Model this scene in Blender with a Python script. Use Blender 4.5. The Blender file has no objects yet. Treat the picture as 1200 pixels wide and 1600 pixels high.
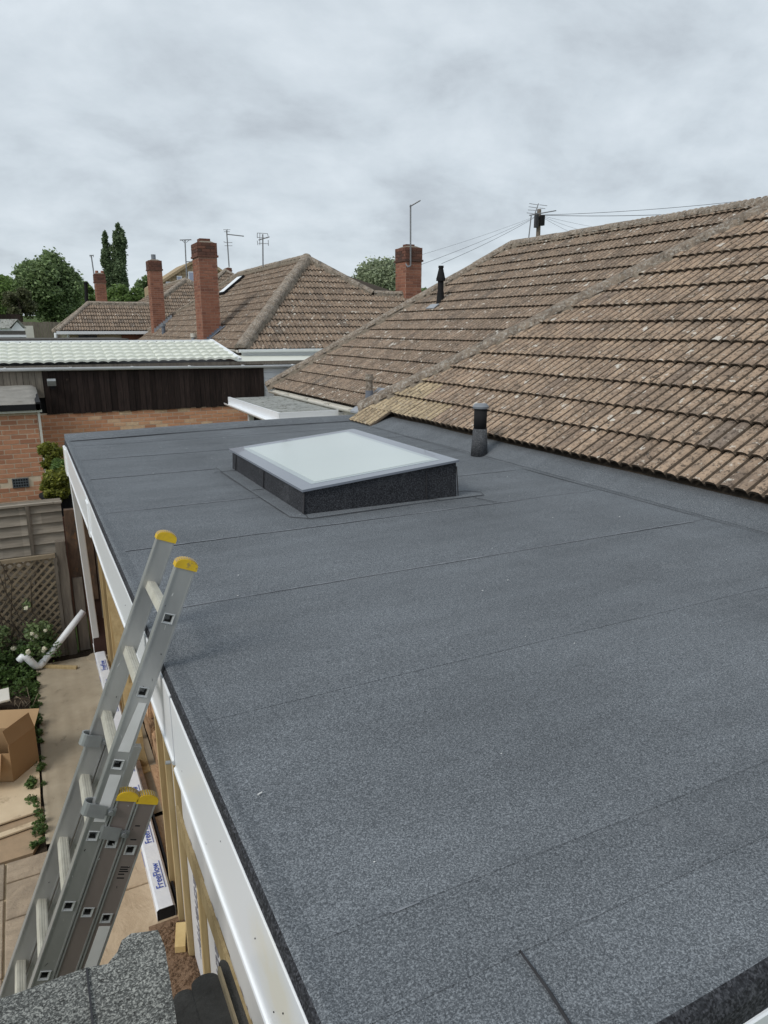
import bpy, bmesh, math, random
import numpy as np
from mathutils import Vector, Matrix, noise

random.seed(7); rng = np.random.default_rng(7)
S = bpy.context.scene
C = S.collection
R = math.radians

# ------------------------------------------------------------------ camera, sky, sun, exposure
CAM_H = 1.05
PITCH = math.atan(285/1105.0)
YAW = R(26.7)
cam_d = bpy.data.cameras.new("camera"); cam = bpy.data.objects.new("camera", cam_d); C.objects.link(cam)
cam_d.sensor_fit = 'VERTICAL'; cam_d.sensor_height = 24.0; cam_d.lens = 1105/1600*24.0
cam_d.clip_start = 0.02; cam_d.clip_end = 3000
cam.location = (0, 0, CAM_H); cam.rotation_euler = (math.pi/2-PITCH, 0, -YAW)
S.camera = cam

SUN_EL, SUN_AZ = R(43), R(-72)       # azimuth clockwise from -Y ... light comes from behind and left
w = bpy.data.worlds.new("World"); S.world = w; w.use_nodes = True
nt = w.node_tree; N = nt.nodes; L = nt.links; N.clear()
def wn(t, **k):
    n = N.new(t)
    for a, b in k.items(): setattr(n, a, b)
    return n
tc = wn('ShaderNodeTexCoord'); sep = wn('ShaderNodeSeparateXYZ'); L.new(tc.outputs['Generated'], sep.inputs[0])
zz = wn('ShaderNodeMath', operation='MAXIMUM'); L.new(sep.outputs['Z'], zz.inputs[0]); zz.inputs[1].default_value = 0.0
za = wn('ShaderNodeMath', operation='ADD'); L.new(zz.outputs[0], za.inputs[0]); za.inputs[1].default_value = 0.42
dx = wn('ShaderNodeMath', operation='DIVIDE'); L.new(sep.outputs['X'], dx.inputs[0]); L.new(za.outputs[0], dx.inputs[1])
dy = wn('ShaderNodeMath', operation='DIVIDE'); L.new(sep.outputs['Y'], dy.inputs[0]); L.new(za.outputs[0], dy.inputs[1])
cmb = wn('ShaderNodeCombineXYZ'); L.new(dx.outputs[0], cmb.inputs[0]); L.new(dy.outputs[0], cmb.inputs[1])
rot = wn('ShaderNodeMapping'); rot.inputs['Rotation'].default_value = (0, 0, R(28)); rot.inputs['Scale'].default_value = (0.95, 1.12, 1)
L.new(cmb.outputs[0], rot.inputs[0])
n1 = wn('ShaderNodeTexNoise'); n1.inputs['Scale'].default_value = 2.9; n1.inputs['Detail'].default_value = 8; n1.inputs['Roughness'].default_value = 0.56
n1.inputs['Distortion'].default_value = 0.25
L.new(rot.outputs[0], n1.inputs['Vector'])
cr = wn('ShaderNodeValToRGB'); n2 = wn('ShaderNodeTexNoise'); n2.inputs['Scale'].default_value = 8.0; n2.inputs['Detail'].default_value = 5; n2.inputs['Roughness'].default_value = 0.6
L.new(rot.outputs[0], n2.inputs['Vector'])
nm_ = wn('ShaderNodeMath', operation='MULTIPLY_ADD'); L.new(n2.outputs[0], nm_.inputs[0]); nm_.inputs[1].default_value = 0.28; L.new(n1.outputs[0], nm_.inputs[2])
ns_ = wn('ShaderNodeMath', operation='SUBTRACT'); L.new(nm_.outputs[0], ns_.inputs[0]); ns_.inputs[1].default_value = 0.14
L.new(ns_.outputs[0], cr.inputs[0])
cr.color_ramp.elements[0].position = 0.30; cr.color_ramp.elements[0].color = (0.43, 0.475, 0.52, 1)
cr.color_ramp.elements[1].position = 0.66; cr.color_ramp.elements[1].color = (0.64, 0.70, 0.75, 1)
e = cr.color_ramp.elements.new(0.48); e.color = (0.545, 0.605, 0.655, 1)
sky = wn('ShaderNodeTexSky'); sky.sky_type = 'NISHITA'; sky.sun_disc = False
sky.sun_elevation = SUN_EL; sky.sun_rotation = math.pi + SUN_AZ*-1
b1 = wn('ShaderNodeBackground'); L.new(sky.outputs[0], b1.inputs[0]); b1.inputs[1].default_value = 0.1
b2 = wn('ShaderNodeBackground'); L.new(cr.outputs[0], b2.inputs[0]); b2.inputs[1].default_value = 1.0
mx = wn('ShaderNodeMixShader'); mx.inputs[0].default_value = 0.94
L.new(b1.outputs[0], mx.inputs[1]); L.new(b2.outputs[0], mx.inputs[2])
wo = wn('ShaderNodeOutputWorld'); L.new(mx.outputs[0], wo.inputs[0])

sd = bpy.data.lights.new("sun", 'SUN'); sun = bpy.data.objects.new("sun", sd); C.objects.link(sun)
sd.energy = 1.5; sd.angle = R(22); sd.color = (1.0, 0.95, 0.88)
# direction towards the sun: behind-left of the camera
sdir = Vector((math.sin(SUN_AZ)*math.cos(SUN_EL), -math.cos(SUN_AZ)*math.cos(SUN_EL), math.sin(SUN_EL)))
sun.rotation_euler = sdir.to_track_quat('Z', 'Y').to_euler()
sky.sun_rotation = math.atan2(sdir.x, sdir.y)
S.view_settings.view_transform = 'Standard'; S.view_settings.look = 'None'
S.view_settings.exposure = 0.22; S.view_settings.gamma = 1.0; S.view_settings.use_curve_mapping = False

# ------------------------------------------------------------------ surveying helpers (pixel of the 1200x1600 photo -> point on a known plane)
_F = Vector((math.sin(YAW)*math.cos(PITCH), math.cos(YAW)*math.cos(PITCH), -math.sin(PITCH)))
_Rt = Vector((math.cos(YAW), -math.sin(YAW), 0)); _U = _Rt.cross(_F)
def ray(x, y): return _F*1105 + _Rt*(x-600) - _U*(y-800)
def PZ(x, y, z=0.0):
    d = ray(x, y); return Vector((0, 0, CAM_H)) + d*((z-CAM_H)/d.z)
def PY(x, y, Y):
    d = ray(x, y); return Vector((0, 0, CAM_H)) + d*(Y/d.y)
def PX(x, y, X):
    d = ray(x, y); return Vector((0, 0, CAM_H)) + d*(X/d.x)
def PD(x, y, D):                      # at a given ground distance along the view heading
    d = ray(x, y); return Vector((0, 0, CAM_H)) + d*(D/math.hypot(_F.x, _F.y)/ (d.x*_F.x+d.y*_F.y) * (_F.x**2+_F.y**2)) if False else Vector((0,0,CAM_H)) + d*(D/((d.x*_F.x+d.y*_F.y)/math.hypot(_F.x,_F.y)))
def proj(P):
    v = Vector(P)-Vector((0, 0, CAM_H)); f = v.dot(_F)
    if f <= 0.01: return (-9999, -9999, -1)
    return (600+1105*v.dot(_Rt)/f, 800-1105*v.dot(_U)/f, f)

# ------------------------------------------------------------------ materials
MATS = {}
def new_mat(name):
    m = bpy.data.materials.new(name); m.use_nodes = True; m.node_tree.nodes.clear(); return m
class NM:
    def __init__(s, name):
        s.m = new_mat(name); s.t = s.m.node_tree
        s.out = s.n('ShaderNodeOutputMaterial'); s.p = s.n('ShaderNodeBsdfPrincipled')
        s.t.links.new(s.p.outputs[0], s.out.inputs[0]); s.geo = s.n('ShaderNodeNewGeometry')
    def n(s, t, **k):
        n = s.t.nodes.new(t)
        for a, b in k.items(): setattr(n, a, b)
        return n
    def l(s, a, b): s.t.links.new(a, b)
    def pos(s, scale=(1, 1, 1), rot=(0, 0, 0)):
        mp = s.n('ShaderNodeMapping'); mp.inputs['Scale'].default_value = scale; mp.inputs['Rotation'].default_value = rot
        s.l(s.geo.outputs['Position'], mp.inputs[0]); return mp.outputs[0]
    def noise(s, scale, detail=3, rough=.55, vec=None, dist=0):
        n = s.n('ShaderNodeTexNoise'); n.inputs['Scale'].default_value = scale; n.inputs['Detail'].default_value = detail
        n.inputs['Roughness'].default_value = rough; n.inputs['Distortion'].default_value = dist
        s.l(vec if vec else s.pos(), n.inputs['Vector']); return n.outputs[0]
    def vor(s, scale, vec=None, out='Color'):
        n = s.n('ShaderNodeTexVoronoi'); n.inputs['Scale'].default_value = scale
        s.l(vec if vec else s.pos(), n.inputs['Vector']); return n.outputs[out]
    def ramp(s, fac, stops):
        r = s.n('ShaderNodeValToRGB'); s.l(fac, r.inputs[0]); els = r.color_ramp.elements
        while len(els) < len(stops): els.new(0.5)
        for e, (p, c) in zip(els, stops):
            e.position = p; e.color = (c, c, c, 1) if not hasattr(c, '__len__') else (*c, 1)
        return r.outputs[0]
    def mix(s, fac, a, b, mode='MIX'):
        m = s.n('ShaderNodeMix', data_type='RGBA', blend_type=mode)
        if isinstance(fac, (int, float)): m.inputs[0].default_value = fac
        else: s.l(fac, m.inputs[0])
        for i, v in ((6, a), (7, b)):
            if hasattr(v, 'links'): s.l(v, m.inputs[i])
            else: m.inputs[i].default_value = (*v, 1)
        return m.outputs[2]
    def rnd(s):                     # one random value per thing and per loose piece
        oi = s.n('ShaderNodeObjectInfo'); a = s.n('ShaderNodeMath', operation='ADD')
        s.l(oi.outputs['Random'], a.inputs[0]); s.l(s.geo.outputs['Random Per Island'], a.inputs[1])
        f = s.n('ShaderNodeMath', operation='FRACT'); s.l(a.outputs[0], f.inputs[0]); return f.outputs[0]
    def bump(s, h, strength=.3, dist=.01, prev=None):
        b = s.n('ShaderNodeBump'); b.inputs['Strength'].default_value = strength; b.inputs['Distance'].default_value = dist
        s.l(h, b.inputs['Height'])
        if prev: s.l(prev, b.inputs['Normal'])
        s.l(b.outputs[0], s.p.inputs['Normal']); return b.outputs[0]
    def done(s, col, rough=.7, spec=.4, metal=0):
        if hasattr(col, 'links'): s.l(col, s.p.inputs['Base Color'])
        else: s.p.inputs['Base Color'].default_value = (*col, 1)
        if hasattr(rough, 'links'): s.l(rough, s.p.inputs['Roughness'])
        else: s.p.inputs['Roughness'].default_value = rough
        s.p.inputs['Specular IOR Level'].default_value = spec; s.p.inputs['Metallic'].default_value = metal
        return s.m

def simple(name, a, b=None, scale=6, rough=.6, spec=.4, metal=0, bump=0, stretch=(1, 1, 1), per_piece=0.0, dirt=None, bdist=.004):
    k = NM(name); b = b or tuple(v*.8 for v in a)
    v = k.pos(stretch)
    f = k.noise(scale, 5, .6, v)
    col = k.mix(k.ramp(f, [(.3, 0.), (.7, 1.)]), a, b)
    if per_piece:
        g = k.ramp(k.rnd(), [(0, 1-per_piece), (1, 1+per_piece*.6)])
        col = k.mix(1.0, col, g, 'MULTIPLY')
    if dirt:
        d = k.ramp(k.noise(dirt[1], 6, .7), [(dirt[2], 0.), (dirt[2]+.12, 1.)])
        col = k.mix(d, col, dirt[0])
    if bump: k.bump(k.noise(scale*3, 5, .65, v), bump, bdist)
    return k.done(col, rough, spec, metal)

def felt_mat(name, base, lite, dark, big=.12, gs=260, lo=.33, hi=.72, sheet=0):
    k = NM(name)
    v = k.vor(gs); sp = k.n('ShaderNodeSeparateColor'); k.l(v, sp.inputs[0])
    g2 = k.noise(gs*.42, 3, .7)
    a = k.n('ShaderNodeMath', operation='MULTIPLY_ADD'); k.l(sp.outputs[0], a.inputs[0]); a.inputs[1].default_value = .45; k.l(g2, a.inputs[2])
    col = k.ramp(a.outputs[0], [(lo+.08, dark), (.72, base), (hi+.28, lite)])
    bg = k.ramp(k.noise(1.1, 4, .6), [(.3, 1-big), (.7, 1+big)])
    col = k.mix(1.0, col, bg, 'MULTIPLY')
    streak = k.ramp(k.noise(3.2, 5, .65, k.pos((.35, 1.6, 1))), [(.35, 1-big*.6), (.65, 1+big*.7)])
    col = k.mix(1.0, col, streak, 'MULTIPLY')
    if sheet:
        oi = k.n('ShaderNodeObjectInfo'); col = k.mix(1.0, col, k.ramp(oi.outputs['Random'], [(0, 1-sheet), (1, 1+sheet)]), 'MULTIPLY')
    mark = k.ramp(k.noise(13, 6, .8, k.pos((1, 1, 1), (0, 0, 1.1))), [(.64, 0.), (.74, .35)])
    patch = k.ramp(k.noise(1.7, 3, .5, k.pos((1, 1, 1), (0, 0, 2.2))), [(.50, 0.), (.62, 1.)])
    mk_ = k.n('ShaderNodeMath', operation='MULTIPLY'); k.l(mark, mk_.inputs[0]); k.l(patch, mk_.inputs[1]); col = k.mix(mk_.outputs[0], col, (.27, .28, .285))
    scuff = k.ramp(k.noise(2.3, 7, .75, k.pos((1, 1, 1), (0, 0, .5))), [(.58, 0.), (.78, .30)])
    col = k.mix(scuff, col, (.24, .25, .26))
    nb = k.bump(a.outputs[0], .55, .003)
    k.bump(k.noise(2.0, 3, .5), .35, .02, nb)
    return k.done(col, .85, .25)

M = {}
M['felt'] = felt_mat('grey mineral roofing felt', (.116, .128, .141), (.25, .27, .29), (.056, .063, .071), big=.14, gs=460, sheet=.05)
M['felt_dark'] = felt_mat('charcoal torch-on felt', (.028, .030, .035), (.075, .078, .088), (.010, .010, .012), .1)
M['felt_old'] = felt_mat('weathered mineral felt', (.105, .110, .105), (.34, .345, .32), (.03, .03, .028), .35, 330)
k = NM('canopy felt'); 
M['felt_pale'] = simple('faded pale felt', (.36, .37, .35), (.25, .26, .25), 3, .9, .2, dirt=((.05, .045, .03), 14, .52))
M['felt_mid'] = felt_mat('dark grey felt sleeve', (.062, .066, .072), (.15, .155, .165), (.03, .032, .036), .1)
M['bitumen'] = simple('black bitumen seam', (.02, .02, .022), (.035, .035, .04), 20, .6)

def tile_mat(name, a, b, c, lich=.70, per=.22):
    k = NM(name)
    r = k.rnd()
    base = k.ramp(r, [(0, b), (.25, a), (.8, tuple(v*1.10 for v in a)), (.97, b), (.995, tuple(v*1.5 for v in c))])
    n = k.noise(5, 6, .7); base = k.mix(k.ramp(n, [(.42, 0.), (.66, .75)]), base, c)
    n2 = k.noise(38, 5, .7); base = k.mix(k.ramp(n2, [(.36, .85), (.50, 0.)]), base, tuple(v*.42 for v in c))
    n3 = k.noise(14, 7, .8); base = k.mix(k.ramp(n3, [(.565, 0.), (.615, .9)]), base, (.038, .033, .026))
    n4 = k.noise(9, 5, .6, k.pos((1, 1, 1), (.4, .2, .9))); base = k.mix(k.ramp(n4, [(lich-.03, 0.), (lich, .85)]), base, (.60, .57, .51))
    n5 = k.noise(30, 3, .6, k.pos((1, 1, 1), (.1, .7, .3))); base = k.mix(k.ramp(n5, [(.60, 0.), (.68, .7)]), base, (.50, .45, .38))
    k.bump(k.noise(95, 5, .75), .7, .003)
    return k.done(base, .93, .2)
M['tile'] = tile_mat('weathered concrete roof tile', (.385, .283, .203), (.31, .228, .168), (.155, .122, .098), .655)
M['tile_new'] = tile_mat('cleaner tan concrete roof tile', (.47, .375, .245), (.40, .31, .20), (.24, .19, .13), .74)
M['tile_far'] = tile_mat('brown concrete roof tile', (.315, .236, .175), (.25, .188, .142), (.13, .105, .085), .65)
M['tile_tan'] = simple('tan hung tile', (.46, .36, .23), (.36, .27, .17), 12, .9, .2, per_piece=.25)
M['tile_edge'] = simple('dirt and shade tile lip', (.045, .036, .028), (.09, .072, .055), 40, .95, .1)  # lip colour mixes dirt with painted shade between the tile courses
M['groove'] = simple('dark tile groove', (.165, .13, .097), (.09, .07, .055), 30, .95, .1)  # darker tone along the tile joints and mid groove
k = NM('lichened ridge tile')
c0 = k.mix(k.ramp(k.noise(9, 6, .75), [(.4, 0.), (.62, 1.)]), (.33, .268, .21), (.18, .148, .12))
c0 = k.mix(k.ramp(k.noise(30, 6, .8), [(.50, 0.), (.60, .85)]), c0, (.50, .47, .42))
c0 = k.mix(k.ramp(k.noise(21, 6, .8, k.pos((1, 1, 1), (.9, .2, .1))), [(.56, 0.), (.64, .8)]), c0, (.05, .043, .035))
c0 = k.mix(k.ramp(k.noise(2.3, 6, .7, k.pos((1, 1, 1), (.5, .1, .2))), [(.68, 0.), (.74, .8)]), c0, (.38, .22, .05))
k.bump(k.noise(28, 6, .8), 1.0, .025); M['ridge'] = k.done(c0, .95, .15)
M['mortar_pale'] = simple('pale sandy mortar', (.50, .43, .31), (.38, .32, .23), 12, .95, .1, bump=.8, bdist=.012)
M['mortar'] = simple('grey brown mortar', (.27, .23, .185), (.15, .128, .10), 18, .95, .1, bump=.8, bdist=.012)

def brick_mat(name, a, b, c, per=.5):
    k = NM(name); r = k.rnd()
    col = k.ramp(r, [(0, b), (.35, a), (.75, tuple(v*1.12 for v in a)), (1, c)])
    col = k.mix(k.ramp(k.noise(14, 6, .7), [(.42, 0.), (.7, .6)]), col, b)
    k.bump(k.noise(60, 5, .7), .6, .003); return k.done(col, .9, .2)
M['brick_red'] = brick_mat('red chimney brick', (.29, .13, .085), (.20, .092, .066), (.36, .18, .12))
M['brick_dirty'] = brick_mat('sooty chimney brick', (.155, .075, .055), (.09, .055, .045), (.21, .10, .07))
M['brick_orange'] = brick_mat('orange garage brick', (.52, .25, .15), (.40, .185, .115), (.58, .32, .205))
M['brick_mix'] = brick_mat('multi orange boundary brick', (.64, .33, .19), (.50, .24, .14), (.82, .64, .42))
M['mort_lt'] = simple('pale mortar joint', (.74, .60, .46), (.60, .48, .36), 20, .95, .1)
M['mort_rd'] = simple('pinkish mortar joint', (.42, .26, .20), (.28, .17, .13), 9, .95, .1)
M['upvc'] = simple('white upvc', (.85, .875, .90), (.81, .84, .87), 1.2, .28, .5)
M['upvc_stain'] = simple('white upvc with faint marks', (.86, .885, .915), (.83, .86, .895), 1.2, .3, .5, dirt=((.78, .72, .55), 2.1, .67))
k = NM('white upvc with a yellow glue stain')
gr_ = k.n('ShaderNodeTexGradient', gradient_type='SPHERICAL'); mp_ = k.n('ShaderNodeMapping'); mp_.inputs['Location'].default_value = (0, -1.02*4.2, .13*7); mp_.inputs['Scale'].default_value = (0, 4.2, 7)
k.l(k.geo.outputs['Position'], mp_.inputs[0]); k.l(mp_.outputs[0], gr_.inputs[0])
ad_ = k.n('ShaderNodeMath', operation='MULTIPLY'); k.l(gr_.outputs['Fac'], ad_.inputs[0]); k.l(k.noise(9, 4, .6), ad_.inputs[1])
M['upvc_near'] = k.done(k.mix(k.ramp(ad_.outputs[0], [(.08, 0.), (.42, .6)]), (.86, .885, .915), (.82, .76, .58)), .3, .5)
M['upvc_old'] = simple('yellowed white plastic', (.72, .70, .64), (.60, .58, .52), 3, .4, .45)
M['white_wall'] = simple('white clapboard', (.74, .76, .78), (.66, .68, .70), 2, .5)
M['render_cream'] = simple('cream render', (.60, .53, .43), (.52, .46, .37), 2, .9, .2)
M['alu'] = simple('ladder aluminium', (.54, .54, .53), (.40, .40, .39), 7, .45, .5, .6, stretch=(1, 1, .35), dirt=((.62, .60, .56), 22, .70))
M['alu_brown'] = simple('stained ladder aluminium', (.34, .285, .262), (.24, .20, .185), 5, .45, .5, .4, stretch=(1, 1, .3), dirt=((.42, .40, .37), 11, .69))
M['alu_edge'] = simple('bright aluminium edge', (.52, .53, .53), (.40, .41, .41), 9, .38, .5, .6)
M['rung'] = simple('dusty rung aluminium', (.66, .64, .56), (.48, .46, .39), 16, .55, .4, .25)
M['dark_hole'] = simple('inside of hollow rung', (.10, .095, .085), (.06, .06, .055), 10, .7)  # hollow of the rung coloured dark in place of its shade
M['yellow'] = simple('yellow plastic end cap', (.74, .50, .03), (.62, .40, .03), 30, .6, .3, dirt=((.26, .20, .11), 45, .58))
M['sticker'] = simple('white sticker', (.72, .72, .71), (.62, .62, .60), 8, .6)
M['steel'] = simple('galvanised bracket', (.42, .44, .44), (.30, .31, .32), 12, .45, .5, .6)
M['timber_new'] = simple('fresh sawn timber', (.60, .47, .26), (.42, .31, .15), 5, .75, .3, stretch=(6, 6, .6), per_piece=.35, bump=.2)
M['timber_cut'] = simple('pale timber offcut', (.66, .50, .25), (.55, .40, .18), 8, .75, .3)
M['timber_black'] = simple('dark stained board', (.050, .034, .029), (.018, .013, .012), 6, .85, .2, stretch=(9, 9, .7), per_piece=.4, bump=.5, dirt=((.13, .095, .075), 10, .66))
M['timber_grey'] = simple('silvered fence board', (.36, .32, .27), (.22, .195, .16), 5, .9, .2, stretch=(.8, 6, 9), per_piece=.2, bump=.5, dirt=((.05, .042, .035), 9, .64))
M['timber_grey_v'] = simple('silvered upright', (.25, .22, .18), (.14, .12, .10), 5, .9, .2, stretch=(7, 7, .7), per_piece=.2, bump=.5)
M['lattice'] = simple('weathered lattice lath', (.33, .27, .19), (.22, .18, .13), 8, .9, .2, per_piece=.2)
M['rusty'] = simple('peeling orange brown post', (.17, .11, .075), (.06, .045, .035), 9, .9, .2, stretch=(1.5, 1.5, .6), bump=.9, dirt=((.27, .13, .055), 7, .57))
M['brick_dark'] = brick_mat('dark damp brick', (.10, .05, .036), (.06, .035, .03), (.14, .08, .055))
M['foil'] = simple('foil faced insulation board', (.70, .71, .73), (.60, .61, .63), 2.4, .5, .5)
M['ink_grey'] = simple('grey print', (.20, .20, .24), (.24, .24, .28), 20, .7)
M['ink_blue'] = simple('blue print', (.03, .07, .36), (.05, .10, .42), 20, .6)
M['film'] = simple('white wrapping film', (.80, .82, .85), (.70, .73, .79), 9, .25, .55, bump=.3, bdist=.006)
M['black'] = simple('matt black plastic', (.012, .012, .013), (.018, .018, .020), 8, .8, .2)
M['grey_cap'] = simple('grey vent cowl', (.22, .24, .27), (.17, .19, .21), 8, .5)
M['lead'] = simple('lead flashing', (.17, .19, .23), (.12, .135, .17), 9, .55, .4, bump=.4)
M['lead_lt'] = simple('weathered pale flashing', (.34, .36, .39), (.25, .27, .30), 9, .6)
M['slate_old'] = simple('old blackened tile', (.125, .118, .108), (.075, .07, .064), 12, .9, .2, bump=.8, dirt=((.006, .006, .006), 7, .60), bdist=.01)
M['concrete'] = simple('ribbed tan concrete path', (.40, .345, .26), (.29, .245, .18), 3.5, .95, .15, bump=.6, dirt=((.20, .165, .12), 7, .60))
k = NM('riven patio slab'); c0 = k.ramp(k.rnd(), [(0, (.38, .305, .225)), (.5, (.45, .36, .265)), (1, (.33, .275, .21))])
c0 = k.mix(k.ramp(k.noise(4, 7, .7, dist=1.2), [(.4, 0.), (.65, .6)]), c0, (.19, .155, .12))
k.bump(k.noise(9, 8, .7, k.pos((1, 2, 1)), .6), .7, .025); M['slab'] = k.done(c0, .9, .2)
k = NM('tan riven sandstone'); c0 = k.ramp(k.rnd(), [(0, (.56, .44, .31)), (1, (.50, .39, .27))])
c0 = k.mix(k.ramp(k.noise(7, 8, .7, dist=1.0), [(.45, 0.), (.68, .5)]), c0, (.31, .22, .14))
k.bump(k.noise(7, 9, .7, k.pos((1.6, 1, 1)), .5), .6, .025); M['sand'] = k.done(c0, .9, .2)
M['jointing'] = simple('sandy slab joint', (.50, .40, .26), (.38, .30, .19), 20, .95)
M['rubble'] = simple('tan rubble stone', (.56, .37, .23), (.40, .26, .155), 7, .92, .2, per_piece=.3, bump=1.0, bdist=.02)
M['gravel'] = simple('brick dust and gravel', (.36, .24, .16), (.20, .13, .085), 45, .95, .1, bump=1.0, bdist=.015)
M['soil'] = simple('dark garden soil', (.085, .065, .048), (.045, .035, .027), 14, .95, .1, bump=1.0, bdist=.03)
M['dust'] = simple('red brown dust', (.40, .29, .19), (.32, .24, .16), 11, .95, .1, bump=.6)
M['ply'] = simple('muddy plywood sheet', (.66, .54, .38), (.58, .46, .31), 5, .8, .2, dirt=((.33, .25, .16), 4, .55))
M['card'] = simple('brown cardboard', (.37, .235, .125), (.31, .195, .10), 3, .85, .2)
M['card_in'] = simple('cardboard inside', (.42, .28, .155), (.35, .23, .125), 3, .85, .2)
M['bark'] = simple('bark', (.09, .07, .05), (.05, .04, .03), 12, .95)
M['grass'] = simple('grass', (.075, .11, .03), (.05, .075, .022), 3, .95, .1, bump=.8)
M['petal'] = simple('white rose petal', (.78, .76, .62), (.68, .66, .50), 30, .7)
M['interior'] = simple('pale plaster', (.6, .58, .54), None, 3, .9)
def leaf(name, a, b):
    k = NM(name); col = k.ramp(k.rnd(), [(0, b), (.6, a), (1, tuple(v*1.5 for v in a))])
    tr = k.n('ShaderNodeBsdfTranslucent'); k.l(col, tr.inputs[0]); m = k.n('ShaderNodeMixShader'); m.inputs[0].default_value = .42
    k.done(col, .55, .35); k.l(k.p.outputs[0], m.inputs[1]); k.l(tr.outputs[0], m.inputs[2]); k.l(m.outputs[0], k.out.inputs[0]); return k.m
M['leaf_dark'] = leaf('dark leaf', (.23, .31, .14), (.08, .125, .055))
M['leaf_mid'] = leaf('mid green leaf', (.16, .24, .07), (.085, .14, .045))
M['leaf_pop'] = leaf('poplar leaf', (.17, .23, .12), (.08, .12, .065))
M['leaf_silver'] = leaf('grey green leaf', (.34, .39, .25), (.19, .235, .145))
M['leaf_lime'] = leaf('yellow green leaf', (.20, .21, .035), (.10, .12, .025))
M['leaf_brown'] = leaf('brownish leaf', (.13, .14, .07), (.07, .08, .04))
M['leaf_weed'] = leaf('weed leaf', (.10, .17, .05), (.05, .09, .03))
M['window_blue'] = simple('curtained window glass', (.26, .30, .42), (.42, .45, .55), 14, .15, .6, stretch=(8, 8, 1))
M['glass_dark'] = simple('dark window glass', (.05, .055, .06), None, 2, .1, .6)
M['metal_green'] = simple('pale green metal sheet', (.74, .76, .69), (.67, .69, .62), 2, .45, .4, dirt=((.42, .44, .36), 7, .68))
M['pole_wood'] = simple('telegraph pole wood', (.22, .18, .145), (.16, .13, .105), 8, .9)
M['aerial'] = simple('aerial metal', (.30, .31, .32), (.22, .22, .23), 5, .5, .5, .5)
M['cable'] = simple('black cable', (.05, .05, .055), None, 5, .6)
k = NM('frosted skylight glass'); k.p.inputs['Coat Weight'].default_value = 1.0; k.p.inputs['Coat Roughness'].default_value = .10
M['glass'] = k.done(k.mix(k.ramp(k.noise(.8, 2, .5), [(.3, 0.), (.7, 1.)]), (.44, .51, .475), (.52, .58, .545)), .25, .5)
k = NM('grey printed glass border'); k.p.inputs['Coat Weight'].default_value = .35; k.p.inputs['Coat Roughness'].default_value = .02
M['glass_border'] = k.done((.20, .22, .26), .25, .3)
k = NM('inner glass border with painted reflection'); k.p.inputs['Coat Weight'].default_value = .5
M['glass_border_reflect'] = k.done((.34, .39, .40), .2, .4)  # lighter colour paints the reflection along the inner glass border

# ------------------------------------------------------------------ object helpers
WO = {}                                   # world origin of every object
def put(o, name, parent, org):
    C.objects.link(o); WO[o.name] = Vector(org)
    if parent is not None:
        o.parent = parent; o.location = Vector(org)-WO[parent.name]
    else: o.location = org
def mk(name, verts, faces, mat, parent=None, smooth=False, midx=None, org=None):
    V = np.asarray(verts, dtype=float).reshape(-1, 3)
    if org is None:
        lo, hi = V.min(0), V.max(0); org = ((lo[0]+hi[0])/2, (lo[1]+hi[1])/2, (lo[2] if parent is None else (lo[2]+hi[2])/2))
    me = bpy.data.meshes.new(name); me.from_pydata((V-np.array(org)).tolist(), [], [tuple(f) for f in faces])
    for m in (mat if isinstance(mat, (list, tuple)) else [mat]): me.materials.append(m)
    if midx is not None: me.polygons.foreach_set('material_index', midx)
    if smooth: me.polygons.foreach_set('use_smooth', [True]*len(me.polygons))
    me.update(); o = bpy.data.objects.new(name, me); put(o, name, parent, org); return o
def inst(name, me, mtx, parent, label=None):
    o = bpy.data.objects.new(name, me); C.objects.link(o); WO[o.name] = mtx.translation.copy()
    o.parent = parent; m = mtx.copy(); m.translation = mtx.translation-WO[parent.name]; o.matrix_basis = m
    if label: o['label'] = label
    return o
def thing(name, label, cat, loc, group=None):
    o = bpy.data.objects.new(name, None); o.empty_display_size = .2; put(o, name, None, loc)
    return tag(o, label, cat, group)
def tag(o, label=None, cat=None, group=None, kind=None):
    if label: o['label'] = label
    if cat: o['category'] = cat
    if group: o['group'] = group
    if kind: o['kind'] = kind
    return o
BOXF = [(0, 3, 2, 1), (4, 5, 6, 7), (0, 1, 5, 4), (1, 2, 6, 5), (2, 3, 7, 6), (3, 0, 4, 7)]
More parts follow.
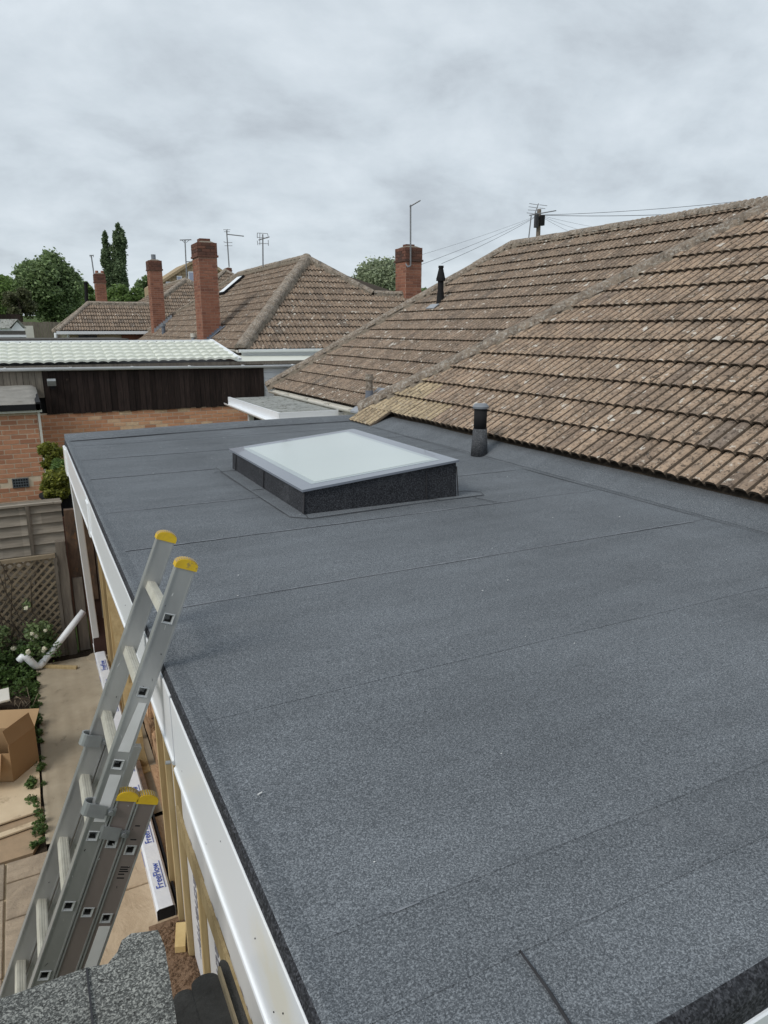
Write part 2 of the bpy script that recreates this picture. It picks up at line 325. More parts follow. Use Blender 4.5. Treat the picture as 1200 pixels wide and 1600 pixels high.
class MB:
    def __init__(s): s.v = []; s.f = []; s.mi = []; s.cur = 0
    def add(s, vs, fs):
        n = len(s.v); s.v += [tuple(v) for v in vs]; s.f += [tuple(i+n for i in f) for f in fs]; s.mi += [s.cur]*len(fs); return s
    def box(s, x0, x1, y0, y1, z0, z1, jit=0):
        vs = [(x0, y0, z0), (x1, y0, z0), (x1, y1, z0), (x0, y1, z0), (x0, y0, z1), (x1, y0, z1), (x1, y1, z1), (x0, y1, z1)]
        if jit: vs = [tuple(c+random.uniform(-jit, jit) for c in v) for v in vs]
        return s.add(vs, BOXF)
    def obox(s, o, a, b, c):                # corner o, edge vectors a,b,c (right handed)
        o, a, b, c = map(Vector, (o, a, b, c))
        vs = [o, o+a, o+a+b, o+b, o+c, o+a+c, o+a+b+c, o+b+c]
        F = BOXF if a.cross(b).dot(c) > 0 else [f[::-1] for f in BOXF]
        return s.add(vs, F)
    def bar(s, p, q, wd, ht, up=(0, 0, 1)):  # centred bar
        p, q = Vector(p), Vector(q); d = (q-p); sd = d.cross(Vector(up)).normalized(); u = sd.cross(d).normalized()
        return s.obox(p-sd*wd/2-u*ht/2, d, sd*wd, u*ht)
    def tube(s, p, q, r, n=8, r2=None, caps=True):
        p, q = Vector(p), Vector(q); r2 = r if r2 is None else r2; d = (q-p).normalized()
        a = d.orthogonal().normalized(); b = d.cross(a); vs = []
        for P, rr in ((p, r), (q, r2)):
            for i in range(n):
                t = 2*math.pi*i/n; vs.append(P+a*math.cos(t)*rr+b*math.sin(t)*rr)
        fs = [(i, (i+1) % n, n+(i+1) % n, n+i) for i in range(n)]
        if caps: fs += [tuple(range(n))[::-1], tuple(range(n, 2*n))]
        return s.add(vs, fs)
    def path(s, pts, r, n=8):
        pts = [Vector(p) for p in pts]; vs = []; a = None
        for i, p in enumerate(pts):
            d = (pts[min(i+1, len(pts)-1)]-pts[max(i-1, 0)]).normalized()
            a = d.orthogonal().normalized() if a is None else (a-d*a.dot(d)).normalized(); b = d.cross(a)
            rr = r[i] if hasattr(r, '__len__') else r
            vs += [p+a*math.cos(2*math.pi*j/n)*rr+b*math.sin(2*math.pi*j/n)*rr for j in range(n)]
        fs = [(i*n+j, i*n+(j+1) % n, (i+1)*n+(j+1) % n, (i+1)*n+j) for i in range(len(pts)-1) for j in range(n)]
        fs += [tuple(range(n))[::-1], tuple(range((len(pts)-1)*n, len(pts)*n))]
        return s.add(vs, fs)
    def poly(s, pts, z0, z1):               # vertical prism of a plan outline (ccw)
        n = len(pts); vs = [(x, y, z0) for x, y in pts]+[(x, y, z1) for x, y in pts]
        return s.add(vs, [tuple(range(n))[::-1], tuple(range(n, 2*n))]+[(i, (i+1) % n, n+(i+1) % n, n+i) for i in range(n)])
    def build(s, name, mat, parent=None, smooth=False, org=None):
        return mk(name, s.v, s.f, mat, parent, smooth, s.mi if isinstance(mat, (list, tuple)) else None, org)
def bevel(o, wd=.004, seg=1):
    bm = bmesh.new(); bm.from_mesh(o.data)
    bmesh.ops.bevel(bm, geom=bm.edges[:], offset=wd, segments=seg, affect='EDGES', clamp_overlap=True)
    bm.to_mesh(o.data); bm.free(); return o
def text(name, body, size, mat, parent, mtx, depth=.0006):
    cu = bpy.data.curves.new(name, 'FONT'); cu.body = body; cu.size = size; cu.extrude = depth; cu.align_x = 'CENTER'; cu.align_y = 'CENTER'
    t = bpy.data.objects.new(name, cu); C.objects.link(t); dg = bpy.context.evaluated_depsgraph_get()
    me = bpy.data.meshes.new_from_object(t.evaluated_get(dg)); bpy.data.objects.remove(t)
    me.materials.clear(); me.materials.append(mat); return inst(name, me, mtx, parent)

def axes(o, u, v, n):                      # matrix with columns u,v,n at o
    m = Matrix.Identity(4)
    for i, a in enumerate((u, v, n)):
        for j in range(3): m[j][i] = a[j]
    m.translation = Vector(o); return m

# ------------------------------------------------------------------ roofs of ribbed concrete tiles
def tile_profile(detail):
    if detail == 2:
        P = [(0, -.012), (.004, -.010), (.012, .010), (.024, .019), (.050, .022), (.074, .019), (.085, .010), (.090, -.006), (.104, -.006), (.109, .010), (.122, .019), (.148, .022), (.174, .019), (.187, .010), (.193, -.010)]
    else:
        P = [(0, -.012), (.010, -.010), (.032, .020), (.066, .020), (.086, -.008), (.108, -.008), (.132, .020), (.168, .020), (.190, -.010)]
    return P
def tile_geo(detail, gauge=.30, wd=.2):
    P = tile_profile(detail); n = len(P); v = []; f = []; mi = []
    lift = .034
    for (u, h) in P: v.append((u, -.004, h+lift))
    for (u, h) in P: v.append((u, gauge+.02, h+.004))
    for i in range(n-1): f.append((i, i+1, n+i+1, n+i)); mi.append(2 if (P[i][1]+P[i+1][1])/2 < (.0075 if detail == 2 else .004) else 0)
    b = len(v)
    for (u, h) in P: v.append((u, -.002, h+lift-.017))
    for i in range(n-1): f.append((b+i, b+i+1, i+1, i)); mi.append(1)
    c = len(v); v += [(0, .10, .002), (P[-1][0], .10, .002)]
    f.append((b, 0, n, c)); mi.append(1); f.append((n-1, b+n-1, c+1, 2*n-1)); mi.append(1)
    return np.array(v), f, mi
def clipbm(me, planes):
    bm = bmesh.new(); bm.from_mesh(me)
    for co, no in planes:
        g = bm.verts[:]+bm.edges[:]+bm.faces[:]
        bmesh.ops.bisect_plane(bm, geom=g, plane_co=co, plane_no=no, clear_outer=True, dist=1e-5)
    bm.to_mesh(me); bm.free()
def vplane(p, q, keep):                    # vertical cutting plane through p,q keeping the side of point keep
    p, q, keep = Vector(p), Vector(q), Vector(keep); d = q-p; d.z = 0; n = Vector((d.y, -d.x, 0)).normalized()
    if (keep-p).dot(n) > 0: n = -n
    return (p, n)
def tile_roof(parent, O, u, v, u0, u1, courses, planes, mat, single=0, detail=1, groove=False, wob=.004, mat_pick=None, u_off=.1):
    u, v = Vector(u), Vector(v); n = u.cross(v); TV, TF, TM = tile_geo(detail)
    shared = {}
    cand = []
    for c in range(courses):
        off = 0.0
        k0 = int(math.floor(u0/.2)); k1 = int(math.ceil(u1/.2))
        for k in range(k0, k1):
            p = Vector(O)+u*(k*.2+off)+v*(c*.30)
            cs = [p, p+u*.2, p+v*.32, p+u*.2+v*.32]
            state = 0
            for co, no in planes:
                d = [(q-co).dot(no) for q in cs]
                if min(d) >= 0: state = 2; break
                if max(d) > 0: state = 1
            if state == 2: continue
            j = Vector((random.uniform(-1, 1), random.uniform(-1, 1), random.uniform(-1, 1)))*wob
            ang = random.uniform(-.006, .006)
            m = axes(p+u*j.x*.4+v*j.y+n*abs(j.z)*.8, u, v, n) @ Matrix.Rotation(ang, 4, 'Z') @ Matrix.Rotation(random.uniform(-.006, .008), 4, 'X')
            pr = proj(p+u*.1+v*.15); vis = -60 < pr[0] < 1260 and -60 < pr[1] < 1660 and pr[2] > 0
            cand.append((pr[2] if vis else 1e6, c, k, m, state))
    order = sorted(range(len(cand)), key=lambda i: cand[i][0]); chosen = set(i for i in order[:single] if cand[i][0] < 1e5)
    full, part = [], []
    for i, (dist, c, k, m, st) in enumerate(cand):
        mt = mat_pick(c, m.translation) if mat_pick else mat
        if i in chosen:
            if st == 0:
                key = mt.name
                if key not in shared:
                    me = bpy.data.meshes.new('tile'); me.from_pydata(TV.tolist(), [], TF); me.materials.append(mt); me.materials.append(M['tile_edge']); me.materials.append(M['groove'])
                    me.polygons.foreach_set('material_index', TM); me.update(); shared[key] = me
                inst('tile', shared[key], m, parent)
            else:
                W = [m @ Vector(a) for a in TV.tolist()]; me = bpy.data.meshes.new('tile'); org = m.translation
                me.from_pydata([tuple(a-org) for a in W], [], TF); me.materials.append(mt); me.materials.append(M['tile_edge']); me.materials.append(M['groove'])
                me.polygons.foreach_set('material_index', TM); clipbm(me, [(co-org, no) for co, no in planes])
                if len(me.polygons): inst('tile', me, Matrix.Translation(org), parent)
        else: (part if st else full).append((m, mt))
    vs, fs, mi = [], [], []; mats = []
    def mid(mt):
        if mt not in mats: mats.append(mt)
        return mats.index(mt)
    nv = len(TV); H = np.hstack([TV, np.ones((nv, 1))])
    for lst, nm, clip in ((full, 'tile_field', False), (part, 'tile_field', True)):
        if not lst: continue
        vs, fs, mi = [], [], []; mats = []
        for q, (m, mt) in enumerate(lst):
            vs.append((np.array(m) @ H.T).T[:, :3]); a = mid(mt); fs += [tuple(i+q*nv for i in f) for f in TF]; mi += [a*3+t for t in TM]
        ml = []
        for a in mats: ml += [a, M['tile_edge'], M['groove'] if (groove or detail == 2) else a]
        o = mk(nm, np.vstack(vs), fs, ml, parent, midx=mi); o['kind'] = 'stuff'
        if clip: clipbm(o.data, [(co-WO[o.name], no) for co, no in planes])
def half_round(L_=.43, r=.115, n=8, squash=.8):
    v, f = [], []
    for y, rr in ((0, r*1.0), (.02, r*1.015), (L_*.5, r), (L_, r*.99)):
        for i in range(n+1):
            t = math.pi*i/n; v.append((math.cos(t)*rr*1.05, y, math.sin(t)*rr*squash-.02))
    for k in range(3):
        for i in range(n): f.append((k*(n+1)+i, (k+1)*(n+1)+i, (k+1)*(n+1)+i+1, k*(n+1)+i+1)[::-1])
    f.append(tuple(range(n+1))); f.append(tuple(range(3*(n+1), 4*(n+1)))[::-1])
    f = [tuple(q) for q in f]
    return v, f
def ridge_line(parent, a, b, r=.115, name='ridge_tile', lift=.03, Ls=.42, mortar=True, rough=.012):
    a, b = Vector(a), Vector(b); d = b-a; Ln = d.length; d.normalize(); sd = d.cross(Vector((0, 0, 1))).normalized(); up = sd.cross(d)
    n = max(1, int(round(Ln/Ls))); st = Ln/n; V0, F0 = half_round(st+.03, r)
    # a gently lumpy surface, three variants shared
    ms = []
    for q in range(3):
        me = bpy.data.meshes.new(name); me.from_pydata([(x+random.uniform(-1, 1)*.0015, y, z+random.uniform(-1, 1)*.0015) for x, y, z in V0], [], F0)
        me.materials.append(M['ridge']); me.polygons.foreach_set('use_smooth', [i < 3*8 for i in range(len(me.polygons))]); me.update(); ms.append(me)
    for i in range(n):
        p = a+d*(i*st)+up*(lift+random.uniform(-.006, .006)); inst(name, random.choice(ms), axes(p, sd, d, up) @ Matrix.Rotation(random.uniform(-.012, .012), 4, 'Z'), parent)
    if mortar:
        vs, fs = [], []; m = max(4, int(Ln/.06))
        for i in range(m+1):
            p = a+d*(Ln*i/m)+up*lift
            w1 = r*1.15+random.uniform(-.02, .035); w2 = r*1.15+random.uniform(-.02, .035)
            for o_, h in ((-w1, -.11), (-w1*.82, .0+random.uniform(-.012, .012)), (0, .02), (w2*.82, .0+random.uniform(-.012, .012)), (w2, -.11)): vs.append(p+sd*o_+up*(h-.012))
        for i in range(m):
            for j in range(4): fs.append((i*5+j, i*5+j+1, i*5+j+6, i*5+j+5))
        mk('mortar_bed', vs, fs, M['mortar'], parent, smooth=True)

# ------------------------------------------------------------------ brickwork
def brickwork(parent, o, u, up, n, W, H_, mat, mats=None, single=True, L_=.215, Hb=.060, J=.015, dep=.012, limit=300, skip=None, proud=.005, name='brick', flat=None):
    """bricks standing proud on a backing; o = lower left corner of the face, n = outward normal"""
    u, up, n = Vector(u), Vector(up), Vector(n); o = Vector(o); count = 0
    rows = int(H_/(Hb+J)); ex = MB(); cache = {}; cand = []
    for r in range(rows):
        z = r*(Hb+J)+J/2; x = -(L_+J)/2*(r % 2)+J/2
        while x < W-.01:
            a = max(x, 0+J/2 if x < 0 else x); b = min(x+L_, W-J/2)
            if b-a > .02 and not (skip and skip(a, b, z)): cand.append((a, b, z))
            x += L_+J
    def key(c): return proj(o+u*(c[0]+c[1])/2+up*c[2])[2]
    vis = [c for c in cand if (lambda p: -40 < p[0] < 1240 and -40 < p[1] < 1640)(proj(o+u*(c[0]+c[1])/2+up*c[2]))]
    pick = set(sorted(vis, key=key)[:limit]) if single else set()
    for c in cand:
        a, b, z = c
        if c in pick:
            ln = round(b-a, 3); mt = random.choice(mats) if mats else mat
            kk = (ln, mt.name)
            if kk not in cache:
                q = MB().box(0, ln, 0, Hb, -.01, proud+dep*0); q = q; me = bpy.data.meshes.new(name); me.from_pydata(q.v, [], q.f); me.materials.append(mt); me.update(); cache[kk] = me
            inst(name, cache[kk], axes(o+u*a+up*z+n*random.uniform(-.002, .002), u, up, n), parent)
        else: ex.obox(o+u*a+up*z-n*.01, u*(b-a), up*Hb, n*(.01+proud+random.uniform(-.002, .002)))
    if ex.v: ex.build(name+'_field', mat, parent)['kind'] = 'stuff'

# ================================================================== GROUND
G = -2.4
def gh(x, y):
    if y < 12: return G
    if y < 30: return G+(y-12)/18*1.0
    if y < 60: return G+1.0+(y-30)/30*2.0
    if y < 120: return G+3.0+(y-60)/60*1.2
    return G+4.2+(y-120)/400*7
xs = [-900, -300, -120, -60, -30, -15, -8, -3, 3, 8, 15, 30, 60, 120, 300, 900]; ys = [-200, -40, -8, 0, 6, 12, 18, 24, 30, 36, 45, 60, 80, 120, 200, 400, 1500]
vs = [(x, y, gh(x, y)-.03) for y in ys for x in xs]; nx = len(xs)
fs = [(j*nx+i, j*nx+i+1, (j+1)*nx+i+1, (j+1)*nx+i) for j in range(len(ys)-1) for i in range(nx-1)]
tag(mk('ground', vs, fs, M['grass']), kind='structure')
soil = MB().poly([(-3, 3), (4, 3), (4, 7.95), (-3, 7.95)], G-.028, G-.012).build('garden_soil', M['soil']); tag(soil, kind='structure')

# concrete path, patio slabs
path = []
pv, pf = [], []
nxp, nyp = 26, 60
for j in range(nyp+1):
    for i in range(nxp+1):
        x = -.215+i/nxp*.83; y = 4.72+j/nyp*2.98
        rib = .004*math.sin(x*math.pi*2/.045+noise.noise((x*3, y*2, 0))*1.5) if y < 6.6 else .0015*math.sin(x*140)
        pv.append((x+(.008*noise.noise((y*4, 1, 0)) if i == 0 else 0), y, G+.035+rib))
for j in range(nyp):
    for i in range(nxp): a = j*(nxp+1)+i; pf.append((a, a+1, a+nxp+2, a+nxp+1))
b0 = len(pv)
for j in range(nyp+1): pv.append((-.215, 4.72+j/nyp*2.98, G-.03))
for j in range(nyp): pf.append((j*(nxp+1), (j+1)*(nxp+1), b0+j+1, b0+j))
tag(mk('garden_path', pv, pf, M['concrete'], smooth=True), kind='structure')
o = MB().poly([(-2.4, 2.0), (.62, 2.0), (.62, 4.70), (-2.4, 4.62)], G-.01, G+.012).build('patio', M['jointing']); tag(o, kind='structure'); patio = o
def slab(x0, x1, y0, y1, mat, z=G+.03, name='slab'):
    q = MB(); q.box(x0+.006, x1-.006, y0+.006, y1-.006, z-.03, z+random.uniform(0, .004), .003); return bevel(q.build(name, mat, patio), .005)
xcuts = [-2.3, -1.66, -1.06, -.46, -.02]
for i in range(4):
    y = 4.66
    for L_ in ([.30, .36, .62, .62, .6], [.28, .6, .3, .6, .6], [.34, .62, .62, .6], [.20, .33, .62, .62, .6])[i]:
        slab(xcuts[i], xcuts[i+1], y-L_, y, M['slab']); y -= L_
for (x0, x1, y0, y1) in [(-.02, .62, 4.05, 4.69), (-.02, .62, 3.46, 4.05), (-.02, .62, 2.86, 3.46), (-.02, .62, 2.2, 2.86)]: slab(x0, x1, y0, y1, M['sand'], G+.034)
# dusty strip and plywood
q = MB(); pts = [(-2.4, 4.62), (-.3, 4.70), (-.22, 4.9), (-.22, 5.2), (-2.4, 5.1)]; q.poly(pts, G-.01, G+.018); tag(q.build('dust_strip', M['dust']), kind='structure')

# ================================================================== EXTENSION with the felt roof
X0, X1, Y0, Y1 = .305, 3.50, .57, 7.72
ext = thing('house_extension', 'single storey extension with new grey felt flat roof, white fascia and open timber stud wall', 'extension', (1.9, 4, G))
MB().box(X0+.012, 3.62, Y0+.02, Y1+.05, -.20, -.012).build('roof_deck', M['timber_new'], ext)
seams = [Y0, .785, .965, 1.78, 2.66, 3.52, 4.34, 5.18+.25, 6.29, 7.10, Y1]
def felt_strip(x0, x1, y0, y1, z0, z1, name='felt_strip', nx=40, ny=8, mat=None, amp=.0022, parent=ext, wav=.006):
    v, f = [], []
    for j in range(ny+1):
        for i in range(nx+1):
            x = x0+(x1-x0)*i/nx; y = y0+(y1-y0)*j/ny
            if j == 0 and y0 > Y0+.01: y += wav*noise.noise((x*1.3, y0*3, 0))
            z = z0+(z1-z0)*j/ny+amp*noise.noise((x*1.6, y*1.6, 3.0))*1.6
            v.append((x, y, z))
    for j in range(ny):
        for i in range(nx): a = j*(nx+1)+i; f.append((a, a+1, a+nx+2, a+nx+1))
    b = len(v)
    for i in range(nx+1): v.append((v[i][0], v[i][1], v[i][2]-.002))
    for i in range(nx): f.append((b+i, b+i+1, i+1, i))
    return mk(name, v, f, mat or M['felt'], parent, smooth=False)
for i in range(len(seams)-1):
    felt_strip(X0-.002, X1, seams[i], seams[i+1]+.05, .0012, -.0006)
# seam bleed lines (bitumen squeezed out), thin welts
def welt(pts, wd=.006, h=.0035, mat=None, name='seam_line', z=0.002):
    q = MB(); pts = [Vector(p) for p in pts]
    dens = []
    for a, b in zip(pts, pts[1:]):
        n = max(1, int((b-a).length/.12))
        for t in range(n): dens.append(a.lerp(b, t/n))
    dens.append(pts[-1]); vs, fs = [], []
    for i, p in enumerate(dens):
        d = (dens[min(i+1, len(dens)-1)]-dens[max(i-1, 0)]).normalized(); sd = Vector((d.y, -d.x, 0)).normalized()
        w_ = wd*random.uniform(.5, 1.3)/2
        vs += [p+sd*w_+Vector((0, 0, z)), p+Vector((0, 0, z+h)), p-sd*w_+Vector((0, 0, z))]
    for i in range(len(dens)-1):
        a = i*3; fs += [(a, a+1, a+4, a+3), (a+1, a+2, a+5, a+4)]
    return mk(name, vs, fs, mat or M['bitumen'], ext)
for y, a, b in ():
    if b > a: welt([(a, y-.002, .003), (b, y-.004, .003)], .004, .003)
welt([(.655, .785, .003), (.66, .785, .003), (.655, .70, .003), (.64, .60, .003)], .005, .004)
welt([(.35, 7.42, .004), (1.2, 7.52, .004), (2.2, 7.60, .004), (3.3, 7.62, .004)], .012, .004)
M['felt_line'] = simple('pale dusty lap line', (.26, .275, .30), (.115, .125, .14), 22, .9)
for y, a, b in ((.966, .50, .56), (2.662, .33, 3.3), (4.34, .32, 3.3), (5.43, .32, 3.3), (6.29, .32, 3.3), (3.52, .32, 3.3)):
    welt([(a, y-.003, .0002), (b, y-.003, .0002)], .010 if y > 1 else .005, .0006, M['felt_line'], 'dusty_lap_line')
# felt rising to the tiles on the right
v, f = [], []; ny = 60
prof = [(3.400, .0030), (3.42, .006), (3.50, .030), (3.60, .068), (3.74, .10), (3.9, .135)]
for j in range(ny+1):
    y = Y0+(7.70-Y0)*j/ny
    for (x, z) in prof: v.append((x+.006*noise.noise((y*2, x, 0)), y, z+(.006*noise.noise((y*1.5, x*4, 2)) if x > 3.45 else 0)))
for j in range(ny):
    for i in range(len(prof)-1): a = j*len(prof)+i; f.append((a, a+1, a+1+len(prof), a+len(prof)))
mk('felt_upstand', v, f, M['felt'], ext)
welt([(3.415, .6, .010), (3.41, 2.2, .010), (3.42, 3.6, .010), (3.43, 4.7, .010), (3.40, 6.2, .010), (3.41, 7.0, .010)], .004, .0015)
# raised kerb round the back edge, left edge roll
q = MB(); n = 40
vs, fs = [], []
for i in range(n+1):
    x = X0-.004+(3.70-X0)*i/n; yk = 7.56+.22*min(1, (x-X0)/1.9)+.006*noise.noise((x*2, 0, 0))
    for (dy, z) in ((-.13, .006), (-.09, .030), (-.03, .050), (.05, .055), (.06, .05), (.062, -.12)): vs.append((x, yk+dy, z+.003*noise.noise((x*3, dy*9, 1))))
for i in range(n):
    for j in range(5): a = i*6+j; fs.append((a, a+6, a+7, a+1))
fs.append((0, 1, 2, 3, 4, 5)); mk('felt_kerb', vs, fs, M['felt'], ext)
vs, fs = [], []; n = 90
for i in range(n+1):
    y = Y0-.01+(7.6-Y0)*i/n; wv = .004*noise.noise((y*2.2, 4, 0))
    for (x, z) in ((X0+.05, .0008), (X0+.012, .008), (X0-.002, .004), (X0-.008, -.003), (X0-.009+wv*.5, -.020), (X0-.0125+wv*.5, -.038+wv)): vs.append((x, y, z+.002*noise.noise((y*3, 7, 1))))
for i in range(n):
    for j in range(5): a = i*6+j; fs.append((a, a+1, a+7, a+6))
mk('felt_drip_edge', vs, fs, [M['felt'], M['felt_dark']], ext, midx=[0 if j < 2 else 1 for i in range(n) for j in range(5)])
vs, fs = [], []; n = 30
for i in range(n+1):
    x = X0-.01+(3.6-X0)*i/n
    for (y, z) in ((Y0+.05, .006), (Y0+.012, .010), (Y0-.004, .0), (Y0-.012, -.02), (Y0-.014, -.075)): vs.append((x, y+.003*noise.noise((x*3, 1, 1)), z+.003*noise.noise((x*4, 2, 0))))
for i in range(n):
    for j in range(4): a = i*5+j; fs.append((a, a+1, a+6, a+5)[::-1])
mk('felt_drip_edge', vs, fs, [M['felt'], M['felt_dark']], ext, midx=[0 if j < 1 else 1 for i in range(n) for j in range(4)])
# fascia: three white boards, with a rolled lower lip and joint covers
def fascia(y0, y1, dx=0, dz=0, zb=-.278):
    prof = [(.2925, -.030), (.2905, -.034), (.2905, zb+.015), (.289, zb+.011), (.285, zb+.008), (.2835, zb), (.287, zb-.006), (.302, zb-.006), (.302, -.030)]
    n = max(2, int((y1-y0)/.25)); v, f = [], []
    for i in range(n+1):
        y = y0+(y1-y0)*i/n; w1 = .0035*noise.noise((y*.9, 2, 5))
        for x, z in prof: v.append((x+dx+w1, y, z+dz+w1))
    m = len(prof)
    for i in range(n):
        for j in range(m): f.append((i*m+j, i*m+(j+1) % m, (i+1)*m+(j+1) % m, (i+1)*m+j)[::-1])
    f.append(tuple(range(m))); f.append(tuple(range(n*m, n*m+m))[::-1])
    return mk('fascia_board', v, f, M['upvc_stain'] if y0 > 1 else M['upvc_near'], ext)
fascia(.50, 2.02); fascia(2.03, 5.02, -.001, .003, -.265); fascia(4.99, 7.30, -.006, .004, -.275)
q = MB().box(.272, .30, 7.22, 7.50, -.30, -.04); bevel(q.build('fascia_end_cap', M['upvc'], ext), .006)
q = MB().box(.280, .299, 4.90, 5.02, -.290, -.05); bevel(q.build('joint_cover', M['upvc'], ext), .005)
q = MB().tube((.276, 2.03, -.255), (.262, 2.03, -.252), .006); q.build('fixing_screw', M['steel'], ext)
scr = MB()
for y, z in ((1.15, -.13), (1.04, -.20), (.98, -.14), (1.42, -.10), (1.9, -.21), (2.4, -.09), (1.6, -.24), (.90, -.24), (3.1, -.12)): scr.tube((.292, y, z), (.2885, y, z), .0016, 6)
scr.build('fascia_pin', M['black'], ext)
MB().box(.30, .52, .5, 7.5, -.30, -.285).build('soffit', M['upvc'], ext)
# near end fascia, lower right of the picture
bevel(MB().box(.30, 3.6, Y0-.020, Y0-.002, -.30, -.062).build('fascia_board', M['upvc'], ext), .003)
# wall: plates, studs, insulation
WX = .47
def stud(y, w_=.038, x0=WX, x1=WX+.065, z0=G+.045, z1=-.30, mat='timber_new', lean=0):
    q = MB(); q.obox((x0, y, z0), (x1-x0, 0, 0), (0, w_, 0), (0, lean, z1-z0)); return q.build('stud', M[mat], ext)
for y in (.95, 1.45, 1.95, 2.43, 2.90, 3.36, 3.64, 3.92, 5.34, 5.75, 6.15, 6.6, 7.0, 7.34): stud(y, lean=random.uniform(-.01, .01))
MB().box(WX, WX+.09, .6, 3.98, G, G+.045).build('sole_plate', M['timber_new'], ext); MB().box(WX, WX+.09, 5.25, 7.4, G, G+.045).build('sole_plate', M['timber_new'], ext)
MB().box(.428, .441, .75, 3.10, -1.295, -1.185).build('batten', M['timber_new'], ext)
MB().bar((WX-.01, 5.1, -1.95), (WX-.01, 6.15, -.55), .02, .09, (1, 0, 0)).build('diagonal_brace', M['timber_new'], ext)
MB().box(.444, .464, .6, 3.0, -1.19, -.31).build('sheathing_board', M['foil'], ext)
for y0, y1 in ((.6, .94), (1.0, 1.44), (1.50, 1.94), (2.0, 2.42), (2.48, 2.89), (2.95, 3.35), (3.41, 3.63)):
    ib = MB().box(WX+.030, WX+.09, y0, y1, G+.05, -1.0).build('insulation_board', M['foil'], ext)
    if y0 in (2.95, 2.48, 2.0):
        for zc, sz, tx in ((-1.78, .15, 'Xtratherm'), (-1.44, .05, 'thin-r'), (-2.12, .05, 'thin-r')):
            mtx = axes((WX+.028, (y0+y1)/2, zc), (0, 0, -1), (0, -1, 0), (-1, 0, 0)); text('lettering', tx, sz, M['ink_grey'], ib, mtx)
# old stone wall behind the open frame
bk = MB().box(.64, .95, 3.2, 7.6, G, -.32).build('inner_wall', M['mortar'], ext)
z = G+.02; row = 0
while z < -.6:
    h = random.uniform(.14, .22); y = 3.25-random.random()*.2
    while y < 7.5:
        L_ = random.uniform(.18, .42); q = MB().box(.645-random.uniform(.01, .05), .70, y+.008, y+L_-.008, z+.006, z+h-.008, .012)
        bevel(q.build('stone', M['rubble'], bk), .014, 2); y += L_
    z += h
MB().box(.56, .64, 3.97, 5.24, G, G+.10).build('wall_footing', M['rubble'], ext)
# brick corner pier at the back, with old uprights
pier = MB().box(.40, .62, 7.66, 7.9, G, -.31).build('brick_pier', M['mort_rd'], ext)
brickwork(pier, (.40, 7.66, G), (1, 0, 0), (0, 0, 1), (0, -1, 0), .22, 1.1, M['brick_dark'], single=True)
MB().box(3.5, 3.7, Y0+.1, 7.6, G, -.2).build('back_wall', M['render_cream'], ext)
o = MB().box(.36, 3.5, 7.62, 7.72, G, -.25).build('end_wall', M['brick_dark'], ext)

# ================================================================== SKYLIGHT
sk = thing('flat_roof_skylight', 'square frameless skylight with pale glass on a black felt kerb', 'skylight', (1.93, 4.6, 0))
def gz(x): return .152+(x-1.38)*.085
xa, xb, ya, yb = 1.385, 2.42, 3.785, 5.36
def tapered(name, x0, x1, y0, y1, off, mat):
    v = [(x0-off, y0-off, 0), (x1+off, y0-off, 0), (x1+off, y1+off, 0), (x0-off, y1+off, 0), (x0, y0, gz(x0)-.012), (x1, y0, gz(x1)-.012), (x1, y1, gz(x1)-.012), (x0, y1, gz(x0)-.012)]
    return mk(name, v, BOXF[1:], mat, sk)
tapered('kerb', xa, xb, ya, yb, .006, M['felt_dark'])
def on_glass(x0, x1, y0, y1, t0, t1):
    return [(x0, y0, gz(x0)+t0), (x1, y0, gz(x1)+t0), (x1, y1, gz(x1)+t0), (x0, y1, gz(x0)+t0), (x0, y0, gz(x0)+t1), (x1, y0, gz(x1)+t1), (x1, y1, gz(x1)+t1), (x0, y1, gz(x0)+t1)]
gx0, gx1, gy0, gy1 = 1.367, 2.43, 3.765, 5.40
mk('glass_edge', on_glass(gx0, gx1, gy0, gy1, -.010, .004), BOXF, M['glass_border'], sk)
mk('glass_border', on_glass(gx0+.09, gx1-.09, gy0+.09, gy1-.09, .004, .0055), BOXF, M['glass_border_reflect'], sk)  # inner band with the glass reflection put into its colour
mk('glass_pane', on_glass(gx0+.125, gx1-.125, gy0+.125, gy1-.125, .0055, .007), BOXF, M['glass'], sk)
def kseam(pts, wd=.007):
    q = MB()
    for a, b in zip(pts, pts[1:]): q.bar(a, b, wd, .006)
    q.build('kerb_seam', M['bitumen'], sk)
kseam([(xa-.014, ya-.014, .01), (xa-.002, ya-.002, .13)], .008); kseam([(xb+.014, ya-.014, .01), (xb+.003, ya-.003, .2)], .008)
kseam([(2.20, ya-.014, .012), (2.20, ya-.004, .19)]); kseam([(xa-.014, 4.55, .012), (xa-.003, 4.55, .13)]); kseam([(xa-.014, 5.25, .012), (xa-.003, 5.25, .13)])
for P in ([(1.26, 5.27), (1.27, 4.62), (1.285, 3.76), (1.38, 3.67), (2.24, 3.72), (2.60, 3.72), (2.63, 3.80), (2.55, 3.88), (2.47, 3.87)],
          [(1.395, 5.26), (1.21, 5.26)], [(1.395, 4.54), (1.29, 4.53)], [(2.20, 3.82), (2.27, 3.73)], [(2.50, 3.69), (2.56, 3.52)], [(1.39, 3.82), (1.37, 3.69)]):
    welt([(x, y, .0045) for x, y in P], .005, .0018, name='apron_seam')
v = [(1.275, 5.3), (1.285, 3.77), (1.385, 3.685), (2.6, 3.73), (2.6, 5.5), (1.28, 5.5)]
MB().poly(v, .002, .0045).build('felt_apron', M['felt'], ext)

